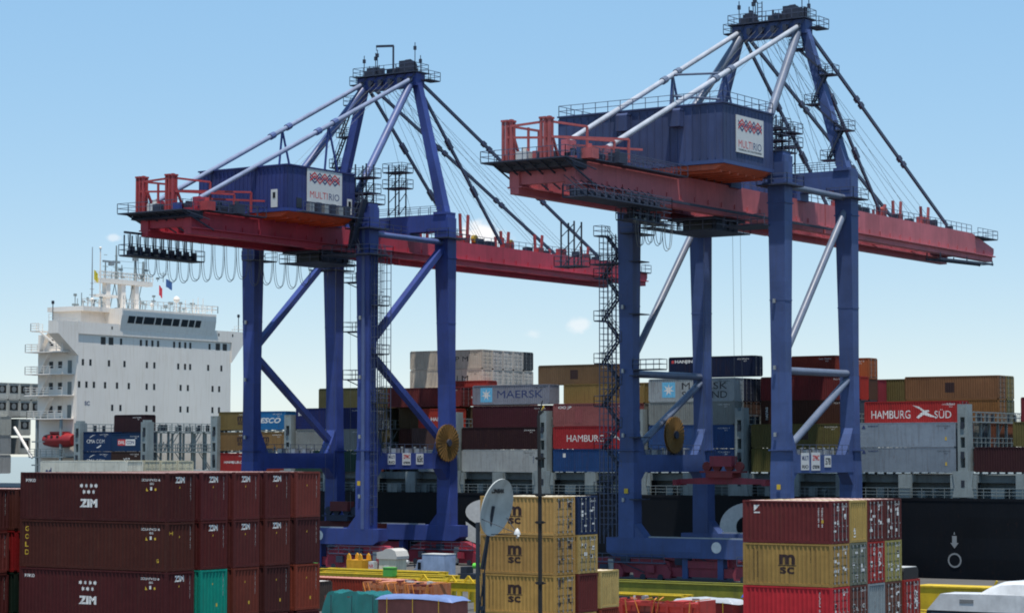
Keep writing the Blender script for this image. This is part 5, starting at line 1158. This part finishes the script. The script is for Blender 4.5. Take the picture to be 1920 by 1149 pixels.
PL = dict(L_set, hi=False, ztop=44.6, zg0=40.0, zg1=42.6, sill=(3.1, 5.05), portal=(12.3, 14.3), xbeam=(42.9, 45.1), collar=42.2, tie=41.4, disc=2.6,
          signs=[(4.1, 1.5, 1.3, (('MULTI', .4), ('RIO', .35)), 'decal_b'), (7.2, 1.7, 1.5, (('ZPMC', .5), ('crane', .28)), 'decal_r'), (10.0, 1.5, 1.35, (('65t', .85),), 'decal_k')],
          brace=[((.6, 27.8), (G-.9, 41.0), False), ((.6, 26.6), (G-.8, 15.6), False)], back=-26.5, ext=2.2, pil=-.7, tip=76.5, forks=[(28.8, 4.0), (38.6, 2.4), (47.1, 2.6), (59.4, 1.8)],
          fest=(-28.4, -15.6), fx=-4.2, loops=15, house=(-5.5, 8.4, -14.5, -1.6, 43.4, 48.55), sign=(-10.95, -4.2, 44.35, 48.4), apex=63.4, bs=((-24.4, 43.9), (-24.4, 43.9)), so=63.5, si=38.0,
          tw=6.6, trolley=2.0, reel=(9.2+1.35, 15.2, 15.6, 2.35), reelmat=reel_m, stay_lit=paint('sunlit_stay_paint', (.2,.235,.33), .4, .2, scale=.4))  # sunlight on the backstays is put into their paler colour
PR = dict(R_set, hi=True, ztop=46.9, zg0=40.9, zg1=43.9, sill=(2.6, 4.75), portal=(12.1, 14.1), xbeam=(44.6, 46.9), collar=43.9, tie=43.75, disc=2.0,
          signs=[(4.0, 1.9, 1.9, (('MULTI', .5), ('RIO', .4)), 'decal_b'), (6.6, 2.1, 2.0, (('ZPMC', .6), ('crane', .4)), 'decal_r'), (9.6, 1.6, 1.3, (('578', .8),), 'decal_k')],
          brace=[((.6, 24.8), (G-.8, 42.4), True), ((.6, 23.3), (G-.6, 23.4), True), ((1.0, 14.6), (G-.8, 22.6), True)], back=-33.0, ext=2.8, pil=-1.2, tip=74.3, forks=[(44.0, 2.4), (52.5, 2.4), (39.3, 1.6)],
          fest=(-24.0, -16.0), fx=4.6, loops=4, house=(-11.2, 9.5, -12.5, -1.25, 45.3, 51.4), sign=(-9.8, -3.6, 46.35, 50.35), apex=64.6, bs=((-25.9, 45.5), (-22.8, 47.0)), so=59.9, si=39.3,
          tw=5.6, trolley=.8, reel=(-9.7+1.2, 8.0, 16.4, 2.1), reelmat=reel_m, stay_lit=paint('sunlit_tube_paint', (.36,.38,.42), .4, .2, scale=.4))  # backstay colour lightened to carry the sun on the tubes
crane('navy quay crane at left with bright red girder and deep blue legs', -185.64, 9.2, PL)
crane('nearer faded slate-blue quay crane at right with large machinery house', -128.97, 9.7, PR)
# spreaders hanging in the two cranes
def spreader(label, X, Y, z, span, mat, dark, ztop):
    t = thing('container_spreader', label, 'spreader', (X, Y, z))
    m = MB(); m.prism([(-span, .1), (-span+.3, .0), (span-.3, .0), (span, .1), (span, .55), (1.6, .75), (-1.6, .75), (-span, .55)], 'y', -.35, .35); part(m, 'main_beam', mat, t)
    for s in (-1, 1): m = MB(); m.box(s*span-.25, -1.2, -.15, s*span+.25, 1.2, .5); part(m, 'end_beam', mat, t)
    m = MB(); m.box(-1.7, -1.1, .75, 1.7, 1.1, 1.3); m.box(-2.6, -.9, 1.3, 2.6, .9, 1.5); part(m, 'head_block', dark, t)
    for x in (-2.1, -.8, .8, 2.1): m = MB(); m.lathe([(.01, -.2), (.55, -.2), (.55, .2), (.01, .2)], (x, 0, 2.0), 12, 'y'); part(m, 'sheave', dark, t)
    m = MB(); m.box(-1.4, -.7, 2.0, 1.4, .7, 3.2); part(m, 'cable_basket', mat, t)
    for x, y in ((-2.2, -.7), (-2.0, .8), (2.0, -.8), (2.2, .7)): m = MB(); m.tube((x, y, 2.2), (x*.9, y, ztop-z), .022, 4); part(m, 'hoist_rope', M['cable'], t)
spreader('red telescopic spreader hanging between the legs of the right crane', -128.97-.9, 235.6, 9.8, 5.75, R_set['crimson'], paint('headblock_red', (.2,.03,.03), .6, .4), 38.7)
spreader('dark red spreader low behind the maroon stack under the left crane', -185.64, 236.5, 4.0, 6.0, paint('spreader_brown_red', (.12,.02,.02), .6, .4), M['steel_b'], 37.9)

# ---------------------------------------------------------------- people on the right crane walkway
def person(label, loc, rz, top, arm=0.):
    t = thing('person', label, 'person', loc, rot=(0, 0, rz))
    J = {'pel': (0,0,.95), 'sp': (0,0,1.2), 'ch': (0,0,1.4), 'nk': (0,0,1.53), 'hd': (0,.02,1.66), 'ht': (0,.02,1.78),
         'hl': (-.1,0,.9), 'kl': (-.12,.03,.5), 'al': (-.12,0,.09), 'tl': (-.12,.16,.04), 'hr': (.1,0,.9), 'kr': (.13,.06,.5), 'ar': (.14,-.02,.09), 'tr': (.14,.14,.04),
         'sl': (-.2,0,1.42), 'el': (-.27,.03,1.14), 'wl': (-.25,.18+arm,.98+arm), 'fl': (-.24,.25+arm,.92+arm), 'sr': (.2,0,1.42), 'er': (.28,.02,1.14), 'wr': (.25,.2,1.0), 'fr': (.23,.28,.97)}
    rad = {'pel': .15, 'sp': .14, 'ch': .16, 'nk': .06, 'hd': .1, 'ht': .07, 'hl': .1, 'kl': .075, 'al': .05, 'tl': .045, 'hr': .1, 'kr': .075, 'ar': .05, 'tr': .045, 'sl': .08, 'el': .055, 'wl': .04, 'fl': .04, 'sr': .08, 'er': .055, 'wr': .04, 'fr': .04}
    E_ = [('pel','sp'),('sp','ch'),('ch','nk'),('nk','hd'),('hd','ht'),('pel','hl'),('hl','kl'),('kl','al'),('al','tl'),('pel','hr'),('hr','kr'),('kr','ar'),('ar','tr'),('ch','sl'),('sl','el'),('el','wl'),('wl','fl'),('ch','sr'),('sr','er'),('er','wr'),('wr','fr')]
    ks = list(J); me = bpy.data.meshes.new('body'); me.from_pydata([J[k] for k in ks], [(ks.index(a), ks.index(b_)) for a, b_ in E_], []); me.update()
    o_ = obj('body', me, top, t); sk = o_.modifiers.new('skin', 'SKIN'); sk.use_smooth_shade = True
    for k, v in enumerate(me.skin_vertices[0].data): r_ = rad[ks[k]]; v.radius = (r_, r_*.85); v.use_root = ks[k] == 'pel'
    ss = o_.modifiers.new('sub', 'SUBSURF'); ss.levels = 1; ss.render_levels = 1
    m = MB(); m.lathe([(.001, .13), (.08, .11), (.125, .03), (.135, .0), (.001, 0)], (0, .02, 1.72), 12); part(m, 'hard_hat', plain('hat_'+str(rz)[:3], (.5,.42,.1)), t, smooth=True)
wz = 40.9-1.0-.95
person('worker in dark overalls on the right crane walkway, left of two', (-128.97-7.0, 229.6+6.6, wz), .4, plain('overall_dark', (.03,.035,.05)), .1)
person('worker in dark overalls on the right crane walkway, right of two', (-128.97-6.7, 229.6+8.3, wz), -1.2, plain('overall_blue', (.035,.045,.08)), .0)

# ---------------------------------------------------------------- satellite dish on its mast and the slim dark pole, close to the camera
ds = thing('satellite_dish', 'white satellite dish with black lettering on a dark mast, before the middle stack', 'satellite dish', (-34.79, 50.0, 1.0))
m = MB(); m.tube((0, 0, -.6), (0, 0, 10.5), .055, 10); m.tube((.12, .1, 7.0), (.12, .1, 9.2), .04, 8); part(m, 'mast', M['steel'], ds)
dc = Vector((.59, 0, 11.34-.45)); look = Vector((.94, -.10, -.25)).normalized()   # the way the bowl faces
side = look.cross(Vector((0, 0, 1))).normalized(); upd = side.cross(look).normalized()
m = MB(); rings, nn = 6, 40; v = []
for back in (0, 1):
    for i in range(rings+1):
        rr = i/rings; d_ = .15*(rr**2) - back*.03
        for k in range(nn):
            t_ = 2*math.pi*k/nn; v.append(dc + side*(.6*rr*math.cos(t_)) + upd*(.76*rr*math.sin(t_)) + look*(d_-.13))
off = (rings+1)*nn; f = []
for i in range(rings):
    for k in range(nn):
        a_, b_ = i*nn+k, i*nn+(k+1) % nn; f.append((a_, b_, b_+nn, a_+nn)); f.append((off+a_+nn, off+b_+nn, off+b_, off+a_))
for k in range(nn): a_, b_ = rings*nn+k, rings*nn+(k+1) % nn; f.append((a_, b_, off+b_, off+a_))
m.add(v, f); dish_m = paint('dish_white', (.43,.45,.43), .7, .3, scale=2.0, spec=.15)
bowl = part(m, 'reflector', dish_m, ds, smooth=True)
me = text_mesh('CINBAK', .12, .05); lt = obj('lettering', me, M['decal_k'], ds, dc + upd*.42 - look*.055); lt.rotation_euler = Matrix((-side, upd, look)).transposed().to_euler() if False else Matrix((side*-1, upd, look*1)).transposed().to_euler()
xs = [q_.co.x for q_ in me.vertices]; me.transform(Matrix.Diagonal((.52/(max(xs)-min(xs)), 1, 1, 1)))
fd = Vector((1.46, -.35, 10.7-.45)); m = MB(); m.lathe([(.001, .14), (.05, .09), (.085, .0), (.085, -.03), (.001, -.03)], fd, 12); m.tube(fd+Vector((0, 0, -.1)), fd+Vector((.07, -.05, -.05)), .03, 6); part(m, 'feed_horn', M['signw'], ds, smooth=True)
for e_ in (dc - upd*.72, dc - side*.5 - upd*.3, dc + side*.5 - upd*.3):
    m = MB(); m.tube(e_, fd, .011, 5); part(m, 'feed_arm', M['steel'], ds)
m = MB(); m.tube((.1, .05, 9.3), dc - look*.12, .05, 8); m.tube((.05, 0, 8.2), dc - upd*.4 - look*.1, .02, 6); m.cbox((.12, 0, 8.3), (.12, .1, .1)); m.tube((.12, 0, 6.4), (.12, 0, 8.3), .03, 6); part(m, 'bracket', M['steel'], ds)
for q0, q1 in (((0, 0, 8.9), (.55, .1, 6.2)), ((0, 0, 9.9), (.3, .2, 6.0)), ((.02, 0, 10.2), (-.05, .1, 6.0))):
    m = MB(); m.tube(q0, q1, .008, 4); part(m, 'guy_wire', M['steel'], ds)
pl = thing('slim_pole', 'slim black pole with crossbars and bent tip in front of the yellow boxes', 'pole', (-32.84, 50.0, 1.0))
m = MB(); m.tube((0, 0, -.6), (-.03, 0, 11.2), .062, 10, .05); m.tube((-.03, 0, 11.2), (-.07, 0, 13.25), .05, 10, .038); part(m, 'shaft', M['black'], pl)
for z in (9.0, 10.53, 11.22, 12.15):
    m = MB(); m.beam((-.17, 0, z), (.13, 0, z), .04, .035); m.cbox((-.03, 0, z), (.15, .14, .07)); part(m, 'crossbar', M['black'], pl)
m = MB(); m.tube((-.07, 0, 13.2), (.05, 0, 13.62), .03, 6, .012); m.beam((-.06, 0, 13.25), (.07, 0, 13.35), .02, .05); part(m, 'tip', M['black'], pl)
m = MB(); m.prism([(.02, 13.36), (.1, 13.44), (.08, 13.5)], 'y', -.01, .01); part(m, 'yellow_tag', M['decal_y'], pl)

# ---------------------------------------------------------------- loose cargo and vehicles in the yard
def gz(y): return -.95*min(1, max(0, (y-143)/72))
def cargo(nm, label, cat, loc): return thing(nm, label, cat, (loc[0], loc[1], loc[2]+gz(loc[1])))
yel = paint('frame_yellow', (.56,.38,.015), .55, .35, scale=1.2); oliv = paint('olive_yellow', (.2,.19,.02), .6, .35, scale=1.0); ora = paint('strap_orange', (.55,.2,.04), .65, .35, scale=2)
brick = paint('rack_red', (.4,.04,.03), .6, .45, scale=1.2, dirt_col=(.12,.05,.04)); rust = paint('rust_red_box', (.17,.04,.03), .65, .45, scale=1)
def lifting_frame(label, X, Y, z, L, mat, tri, hgt=.55, wid=2.4):
    t = cargo('lifting_frame', label, 'lifting frame', (X, Y, 0))
    for yy in (-wid/2, wid/2):
        m = MB(); m.box(-L/2, yy-.18, z, L/2, yy+.18, z+hgt); fb = part(m, 'side_beam', mat, t); m = MB(); m.box(-L/2, yy-.26, z+hgt+.002, L/2, yy+.26, z+hgt+.07); part(m, 'flange', mat, fb)
    for k in range(5): x = -L/2+.3+k*(L-.6)/4; m = MB(); m.box(x-.15, -wid/2+.19, z+.05, x+.15, wid/2-.19, z+hgt-.1); part(m, 'cross_beam', mat, t)
    for x in tri: 
        m = MB(); m.beam((x-.5, -wid/2, z+hgt+.07), (x, -wid/2, z+hgt+.62), .14, .16); m.beam((x+.5, -wid/2, z+hgt+.07), (x, -wid/2, z+hgt+.62), .14, .16); part(m, 'lifting_lug', mat, t)
    for x in (-L/2+.6, L/2-.6):
        for yy in (-wid/2, wid/2): m = MB(); m.box(x-.2, yy-.18, 0, x+.2, yy+.18, z); part(m, 'leg', mat, t)
    return t
lifting_frame('long yellow lifting frame lying left of the dish mast', -139, 183.5, 1.5, 16.5, yel, (), .6)
lifting_frame('yellow lifting frame with triangular lugs just left of the dish mast', -119.6, 168.5, 1.7, 7.4, yel, (-2.6, .4, 2.2, 3.3), .7)
lifting_frame('dark olive lifting frame beyond the red flat racks', -100.4, 172.5, 1.1, 16, oliv, (), 1.7)
lifting_frame('yellow beam frame between olive frame and red racks', -99.5, 166.2, 1.6, 9, yel, (-3.5,), .5, 1.6)
for k, (x, y, col, lab) in enumerate(((-122.6, 164.4, '#7d3226', 'rust red container low behind the brown box, beside the maroon stack'), (-117.2, 161.6, '#86362a', 'faded red container low, behind the orange strapped racks'))):
    container(x, y, gz(y), '20' if k else '40', False, col, lab, 'wall', fine=False, roof=(.42,.18,.13))
t = container(-126.2, 158.0, gz(158), '20', False, '#4a403b', 'dark brown box with pale top beside the maroon stack', 'wall', roof=(.55,.52,.47)); t.scale = (.75, 1, .98)  # roof colour much paler than the walls
# tarpaulin-covered loads
def tarp(nm, label, X, Y, L, Wd, H, mat, seed, box=None, amp=1.):
    t = cargo(nm, label, 'covered cargo', (X, Y, 0)); rnd = random.Random(seed); nx, ny = 46, 24; v = []; f = []
    import mathutils
    for j in range(ny+1):
        for i in range(nx+1):
            u, w_ = i/nx*2-1, j/ny*2-1
            e_ = max(abs(u), abs(w_)); x = u*L/2; y = w_*Wd/2
            top = H*(1-.05*(u*u)+.03*math.sin(3*u+seed)*math.cos(2*w_))
            z = top if e_ < .86 else top - (e_-.86)/.14*(H*.92 if box is None else .28)
            nz = mathutils.noise.noise(Vector((x*.9+seed, y*.9, z*.7)))*.22 + mathutils.noise.noise(Vector((x*2.3, y*2.1+seed, z*2)))*.09 - abs(mathutils.noise.noise(Vector((x*1.5+y*1.1, y*1.3-x*.4+seed, 3))))*.16
            nz *= amp; v.append((x+nz*.4, y+nz*.35, z+nz*(.7 if e_ < .86 else .3)))
    f = [(j*(nx+1)+i, j*(nx+1)+i+1, (j+1)*(nx+1)+i+1, (j+1)*(nx+1)+i) for j in range(ny) for i in range(nx)]
    m = MB(); m.add(v, f); part(m, 'tarpaulin', mat, t, smooth=True)
    m = MB(); m.box(-L/2+.2, -Wd/2+.2, 0, L/2-.2, Wd/2-.2, H*.85); part(m, 'load', box or rust, t)
    for k in range(3): m = MB(); x = -L/3+k*L/3; m.beam((x, -Wd/2-.06, .2), (x, -Wd/2-.06, H*.9), .05, .02); part(m, 'strap', M['decal_y'] if box else M['steel'], t)
    return t
teal = plain('teal_tarpaulin', (.008,.105,.095), .3, 0, .5, .35, 1.2); pbl = plain('pale_blue_tarpaulin', (.14,.2,.38), .5, 0, .4, .15, 1); wht = plain('white_tarpaulin', (.38,.4,.42), .5, var=.1)
tarp('covered_cargo', 'load under a shiny teal tarpaulin beside the maroon stack', -117.2, 152.0, 6.4, 2.6, 2.2, teal, 3, None, 1.5)
tarp('covered_cargo', 'brick red box with pale blue tarpaulin over its top, left of dish mast', -110.6, 151.3, 7.6, 2.6, 2.2, pbl, 11, paint('brick_box', (.3,.09,.07), .65, .3, scale=1.5), .4)
tarp('covered_cargo', 'white and blue sheet over the red racks left of the right stack', -91.2, 163.0, 5.6, 2.2, 2.2, wht, 21, brick, .3)
tarp('covered_cargo', 'small royal blue sheet heaped beside the right yard stack', -87.2, 163.6, 2.0, 1.8, 2.75, plain('royal_blue_tarpaulin', (.03,.09,.36), .5), 31, brick, .6)
def flat_rack(label, X, Y, z, L, mat, strap, n_post, seed):
    t = cargo('flat_rack', label, 'flat rack', (X, Y, z)); rnd = random.Random(seed)
    m = MB(); m.box(-L/2, -1.2, 0, L/2, 1.2, .32); m.box(-L/2, -1.22, 1.25, L/2, -1.12, 1.5); m.box(-L/2, 1.12, 1.25, L/2, 1.22, 1.5); part(m, 'deck', mat, t)
    for k in range(n_post):
        x = -L/2+.12+k*(L-.24)/(n_post-1)
        m = MB(); m.box(x-.09, -1.26, .32, x+.09, -1.14, 1.56); part(m, 'stake', mat, t)
        m = MB(); m.box(x-.09, 1.14, .32, x+.09, 1.26, 1.56); part(m, 'stake', mat, t)
    for s in (-1, 1): m = MB(); m.box(s*L/2-.1, -1.2, .32, s*L/2+.1, 1.2, 1.75); part(m, 'end_wall', mat, t)
    for k in range(n_post-1): m = MB(); x = -L/2+.3+k*(L-.4)/(n_post-1); m.box(x, -1.0, .33, x+(L-.6)/(n_post-1)-.1, 1.0, 1.35+rnd.uniform(0, .35)); part(m, 'folded_panel', mat if rnd.random() < .7 else rust, t)
    for k in range(strap):
        x = rnd.uniform(-L/2+.4, L/2-.4); m = MB(); m.beam((x, -1.3, .2), (x+rnd.uniform(-.7, .7), -1.32, 1.7), .1, .03); m.beam((x+.3, -1.2, 1.75), (x+rnd.uniform(-1, 1), 1.1, 1.82), .1, .04); part(m, 'strap', ora, t)
    for k in range(8): m = MB(); x, y = rnd.uniform(-L/2+.4, L/2-.4), rnd.uniform(-.9, .9); m.cbox((x, y, 1.75+rnd.uniform(0, .1)), (rnd.uniform(.2, .8), rnd.uniform(.1, .5), rnd.uniform(.08, .3))); part(m, 'dunnage', (M['steel'], M['galv'], M['signw'], rust)[k % 4], t)
    return t
flat_rack('red flat rack stack between middle and right yard stacks, left half', -99.3, 159.4, .35, 6.2, brick, 2, 4, 4)
flat_rack('red flat rack stack between middle and right yard stacks, right half', -92.2, 158.2, .5, 7.0, brick, 5, 6, 9)
flat_rack('orange strapped heap of folded racks left of the dish mast', -117.6, 158.6, 1.0, 7.2, paint('heap_orange', (.4,.13,.05), .65, .5, scale=1.4, dirt_col=(.4,.3,.2)), 12, 7, 15)
q_ = cargo('steel_cabinet', 'grey-green steel cabinet beside the dish mast', 'cabinet', (-107.2, 156.2, 0)); m = MB(); m.prism([(-.7, 0), (.7, 0), (.7, 2.6), (.3, 3.0), (-.7, 3.0)], 'y', -.9, .9); part(m, 'body', paint('cabinet_green', (.14,.18,.16), .6, .4), q_)
for k in range(3): m = MB(); m.box(-.5+.35*k, -.96, .6, -.25+.35*k, -.902, 2.4); part(m, 'louvre', M['steel'], q_)
# booth, bin and truck on the quay under the left crane
b_ = cargo('site_booth', 'cream booth with rounded white cover on the quay', 'booth', (-150.6, 200.6, 0)); cream = paint('booth_cream', (.62,.55,.4), .6, .3)
m = MB(); m.box(-1.7, -1.2, 0, 1.7, 1.2, 2.9); part(m, 'cabin', cream, b_)
m = MB(); m.prism([(-2.0, 2.9), (2.0, 2.9), (2.05, 3.2), (1.7, 3.75), (.9, 4.0), (-.1, 4.0), (-.8, 3.75), (-2.0, 3.6)], 'y', -1.35, 1.35); part(m, 'cover', plain('cover_white', (.46,.44,.4), .6), b_)
m = MB(); m.box(-.6, -1.24, .2, .2, -1.203, 2.2); part(m, 'door', M['signw'], b_); m = MB(); m.box(.6, -1.24, 1.2, 1.4, -1.203, 2.1); part(m, 'window', M['glass'], b_)
b_.scale = (.66, .8, 1.0)
s_ = cargo('notice_box', 'small white box with red lettering between the orange bin and booth', 'box', (-153.0, 200.3, 0)); m = MB(); m.box(-.45, -.4, 0, .45, .4, 2.7); part(m, 'body', M['signw'], s_); letter('NR', .4, M['decal_r'], s_, (0, -.41, 2.2))
o_ = cargo('grab_bin', 'orange yellow steel bin with two raised lugs on the quay', 'bin', (-154.8, 200.2, 0)); ob = paint('bin_orange', (.62,.3,.02), .5, .3, scale=1.5)
m = MB(); m.prism([(-1.25, 0), (1.25, 0), (1.35, 2.7), (-1.35, 2.7)], 'y', -1.1, 1.1); part(m, 'tub', ob, o_)
for x in (-1.0, 1.0): m = MB(); m.prism([(x-.35, 2.7), (x+.35, 2.7), (x+.2, 3.2), (x-.05, 3.4), (x-.3, 3.2)], 'y', -1.0, -.8); part(m, 'lug', ob, o_); m = MB(); m.prism([(x-.35, 2.7), (x+.35, 2.7), (x+.2, 3.2), (x-.05, 3.4), (x-.3, 3.2)], 'y', .8, 1.0); part(m, 'lug', ob, o_)
o_.scale = (.76, .8, 1.0); s_.scale = (.8, .8, .95)
def truck(label, X, Y, body, L=6.2):
    t = cargo('box_truck', label, 'truck', (X, Y, 0)); h_ = L/2
    m = MB(); m.prism([(-h_, .75), (-h_+1.9, .75), (-h_+1.9, 2.75), (-h_+1.15, 2.75), (-h_+.75, 1.85), (-h_, 1.6)], 'y', -1.05, 1.05); cb = part(m, 'cab', body, t)
    m = MB(); m.prism([(-h_+.74, 1.9), (-h_+.70, 1.92), (-h_+1.08, 2.68), (-h_+1.12, 2.66)], 'y', -.95, .95); part(m, 'windscreen', M['glass'], cb)
    m = MB(); m.box(-h_+1.15, -1.08, 1.75, -h_+1.75, -1.051, 2.5); part(m, 'side_window', M['glass'], cb)
    m = MB(); m.box(-h_+2.05, -1.15, .85, h_, 1.15, 3.35); bx = part(m, 'cargo_box', body, t); m = MB(); m.box(-h_+2.0, -1.18, 3.352, h_+.03, 1.18, 3.43); part(m, 'roof', M['signw'], bx)
    letter('CARGO', .35, M['decal_b'], bx, (-.4, -1.156, 1.5), width=2.0, bold=.02)
    m = MB(); m.box(-h_+.3, -.8, .5, h_-.2, .8, .74); part(m, 'chassis', M['steel'], t); m = MB(); m.box(-h_-.1, -1.05, .45, -h_+.15, 1.05, .75); part(m, 'bumper', M['steel'], t)
    for x in (-h_+1.0, h_-1.3):
        for s in (-1, 1):
            m = MB(); m.lathe([(.01, -.14), (.34, -.14), (.45, -.08), (.45, .08), (.34, .14), (.01, .14)], (x, s*.95, .45), 16, 'y'); w_ = part(m, 'wheel', M['black'], t); m = MB(); m.lathe([(.01, 0), (.2, 0), (.2, .04), (.01, .04)], (x, s*1.09-(.04 if s < 0 else 0), .45), 10, 'y'); part(m, 'rim', M['galv'], w_)
    for s in (-1, 1): m = MB(); m.cbox((-h_-.02, s*.75, 1.0), (.06, .3, .18)); part(m, 'headlight', M['signw'], t); m = MB(); m.box(-h_+.7, s*1.25-.08, 1.9, -h_+.8, s*1.25+.08, 2.3); part(m, 'mirror', M['steel'], t)
    return t
tt = truck('pale blue bonneted box truck parked on the quay before crimson bogies', -147.6, 204.5, paint('truck_pale_blue', (.27,.34,.47), .4, .25, scale=1)); tt.scale = (.72, .85, 1.0); tt.location.x -= .5
for k, (x, y, lab) in enumerate(((-150.2, 186.5, 'left of the two small green crates on the yellow frames'), (-136.8, 181.8, 'right of the two small green crates on the yellow frames'))):
    gb = cargo('green_crate', lab, 'crate', (x, y, 1.95 if k == 0 else 2.0)); m = MB(); m.box(-.55, -.4, 0, .55, .4, .8); part(m, 'body', plain('crate_green', (.07,.32,.05), .6), gb); m = MB(); m.box(-.58, -.43, .802, .58, .43, .88); part(m, 'lid', plain('crate_lid', (.1,.4,.07), .6), gb)
lifting_frame('second yellow tube frame lying behind the long yellow frame', -143.5, 189.5, 1.75, 15, yel, (), .4, 1.4)
lifting_frame('thin yellow spreader bar frame right of the booth', -129.5, 178.5, 1.55, 9, yel, (), .45, 1.8)
gc = cargo('hose_drum', 'bright green hose drum on a dark cart left of the dish mast', 'hose drum', (-141.2, 203.5, 0)); m = MB(); m.tube((-.9, 0, 2.3), (.9, 0, 2.3), .3, 12); part(m, 'drum', plain('drum_green', (.13,.55,.06), .5), gc); m = MB(); m.box(-2.4, -.8, .9, 1.6, .8, 1.5); m.box(-2.2, -.6, 1.5, -1.4, .6, 2.2); part(m, 'cart', M['steel'], gc)
for x in (-1.7, .9):
    for s in (-1, 1): m = MB(); m.lathe([(.01, -.12), (.45, -.12), (.45, .12), (.01, .12)], (x, s*.8, .45), 12, 'y'); part(m, 'wheel', M['black'], gc)
# right edge: yellow bin and white high-roofed truck
yb_ = cargo('skip_container', 'plain yellow steel skip at the right, before the black hull', 'skip', (-73.4, 171.2, 0)); m = MB(); m.prism([(-3.3, .2), (3.3, .2), (3.3, 3.3), (-3.3, 3.3)], 'y', -1.2, 1.2); part(m, 'tub', paint('skip_yellow', (.5,.33,.012), .5, .25, scale=.8), yb_)
m = MB(); m.box(-3.38, -1.28, 3.302, 3.38, 1.28, 3.42); part(m, 'rim', yel, yb_); m = MB(); m.beam((3.1, -1.1, 3.42), (3.35, -1.1, 3.95), .15, .15); part(m, 'hook', yel, yb_)
for s in (-1, 1): m = MB(); m.box(s*2.2-.3, -1.0, 0, s*2.2+.3, 1.0, .2); part(m, 'skid', M['steel'], yb_)
lifting_frame('low yellow frame beside the red end with white letters, at right', -69.4, 152.5, 1.9, 4.2, yel, (), .5)
wt = cargo('white_truck', 'white high-roofed truck with dark windows at the bottom right corner', 'truck', (-61.0, 150.6, 0)); wp = paint('truck_white', (.62,.63,.63), .3, .1, scale=.8, spec=.5)
m = MB(); m.prism([(-5.6, 2.75), (-5.2, 3.2), (-4.6, 3.88), (-1.6, 3.92), (4.6, 3.92), (4.6, 2.75)], 'y', -1.25, 1.25); part(m, 'roof_shell', wp, wt)
v = []; m = MB(); prof_ = [(-1.9, .02), (-1.2, .5), (-.3, .85), (.7, .95), (2.6, .95), (4.2, .9)]
for x, z in prof_: v += [(x, -1.2, 3.925), (x, -1.0, 3.925+z*.75), (x, -.5, 3.925+z), (x, .5, 3.925+z), (x, 1.0, 3.925+z*.75), (x, 1.2, 3.925)]
m.add(v, [(6*j+i, 6*j+i+1, 6*j+7+i, 6*j+6+i) for j in range(5) for i in range(5)] + [(0,1,2,3,4,5), tuple(range(35, 29, -1))]); part(m, 'wind_deflector', wp, wt, smooth=True)
m = MB(); m.prism([(-5.9, 1.0), (-5.9, 1.7), (-5.62, 2.74), (4.6, 2.74), (4.6, 1.0)], 'y', -1.22, 1.22); part(m, 'body', M['steel'], wt)
for x0, x1 in ((-5.3, -3.5), (-3.2, -.6), (-.3, 2.0), (2.3, 4.3)): m = MB(); m.box(x0, -1.26, 1.75, x1, -1.222, 2.6); part(m, 'window', plain('tinted_glass', (.05,.07,.1), .08, 0, .9, .05), wt)
m = MB(); m.box(-5.75, -1.3, .55, 4.6, 1.3, .99); part(m, 'lower_panel', wp, wt); m = MB(); m.box(-3.2, -1.28, 3.3, -2.2, -1.252, 3.55); part(m, 'roof_lamp', M['galv'], wt)
for x in (-3.9, 2.6):
    for s in (-1, 1): m = MB(); m.lathe([(.01, -.15), (.38, -.15), (.5, -.08), (.5, .08), (.38, .15), (.01, .15)], (x, s*1.2, .5), 16, 'y'); part(m, 'wheel', M['black'], wt)
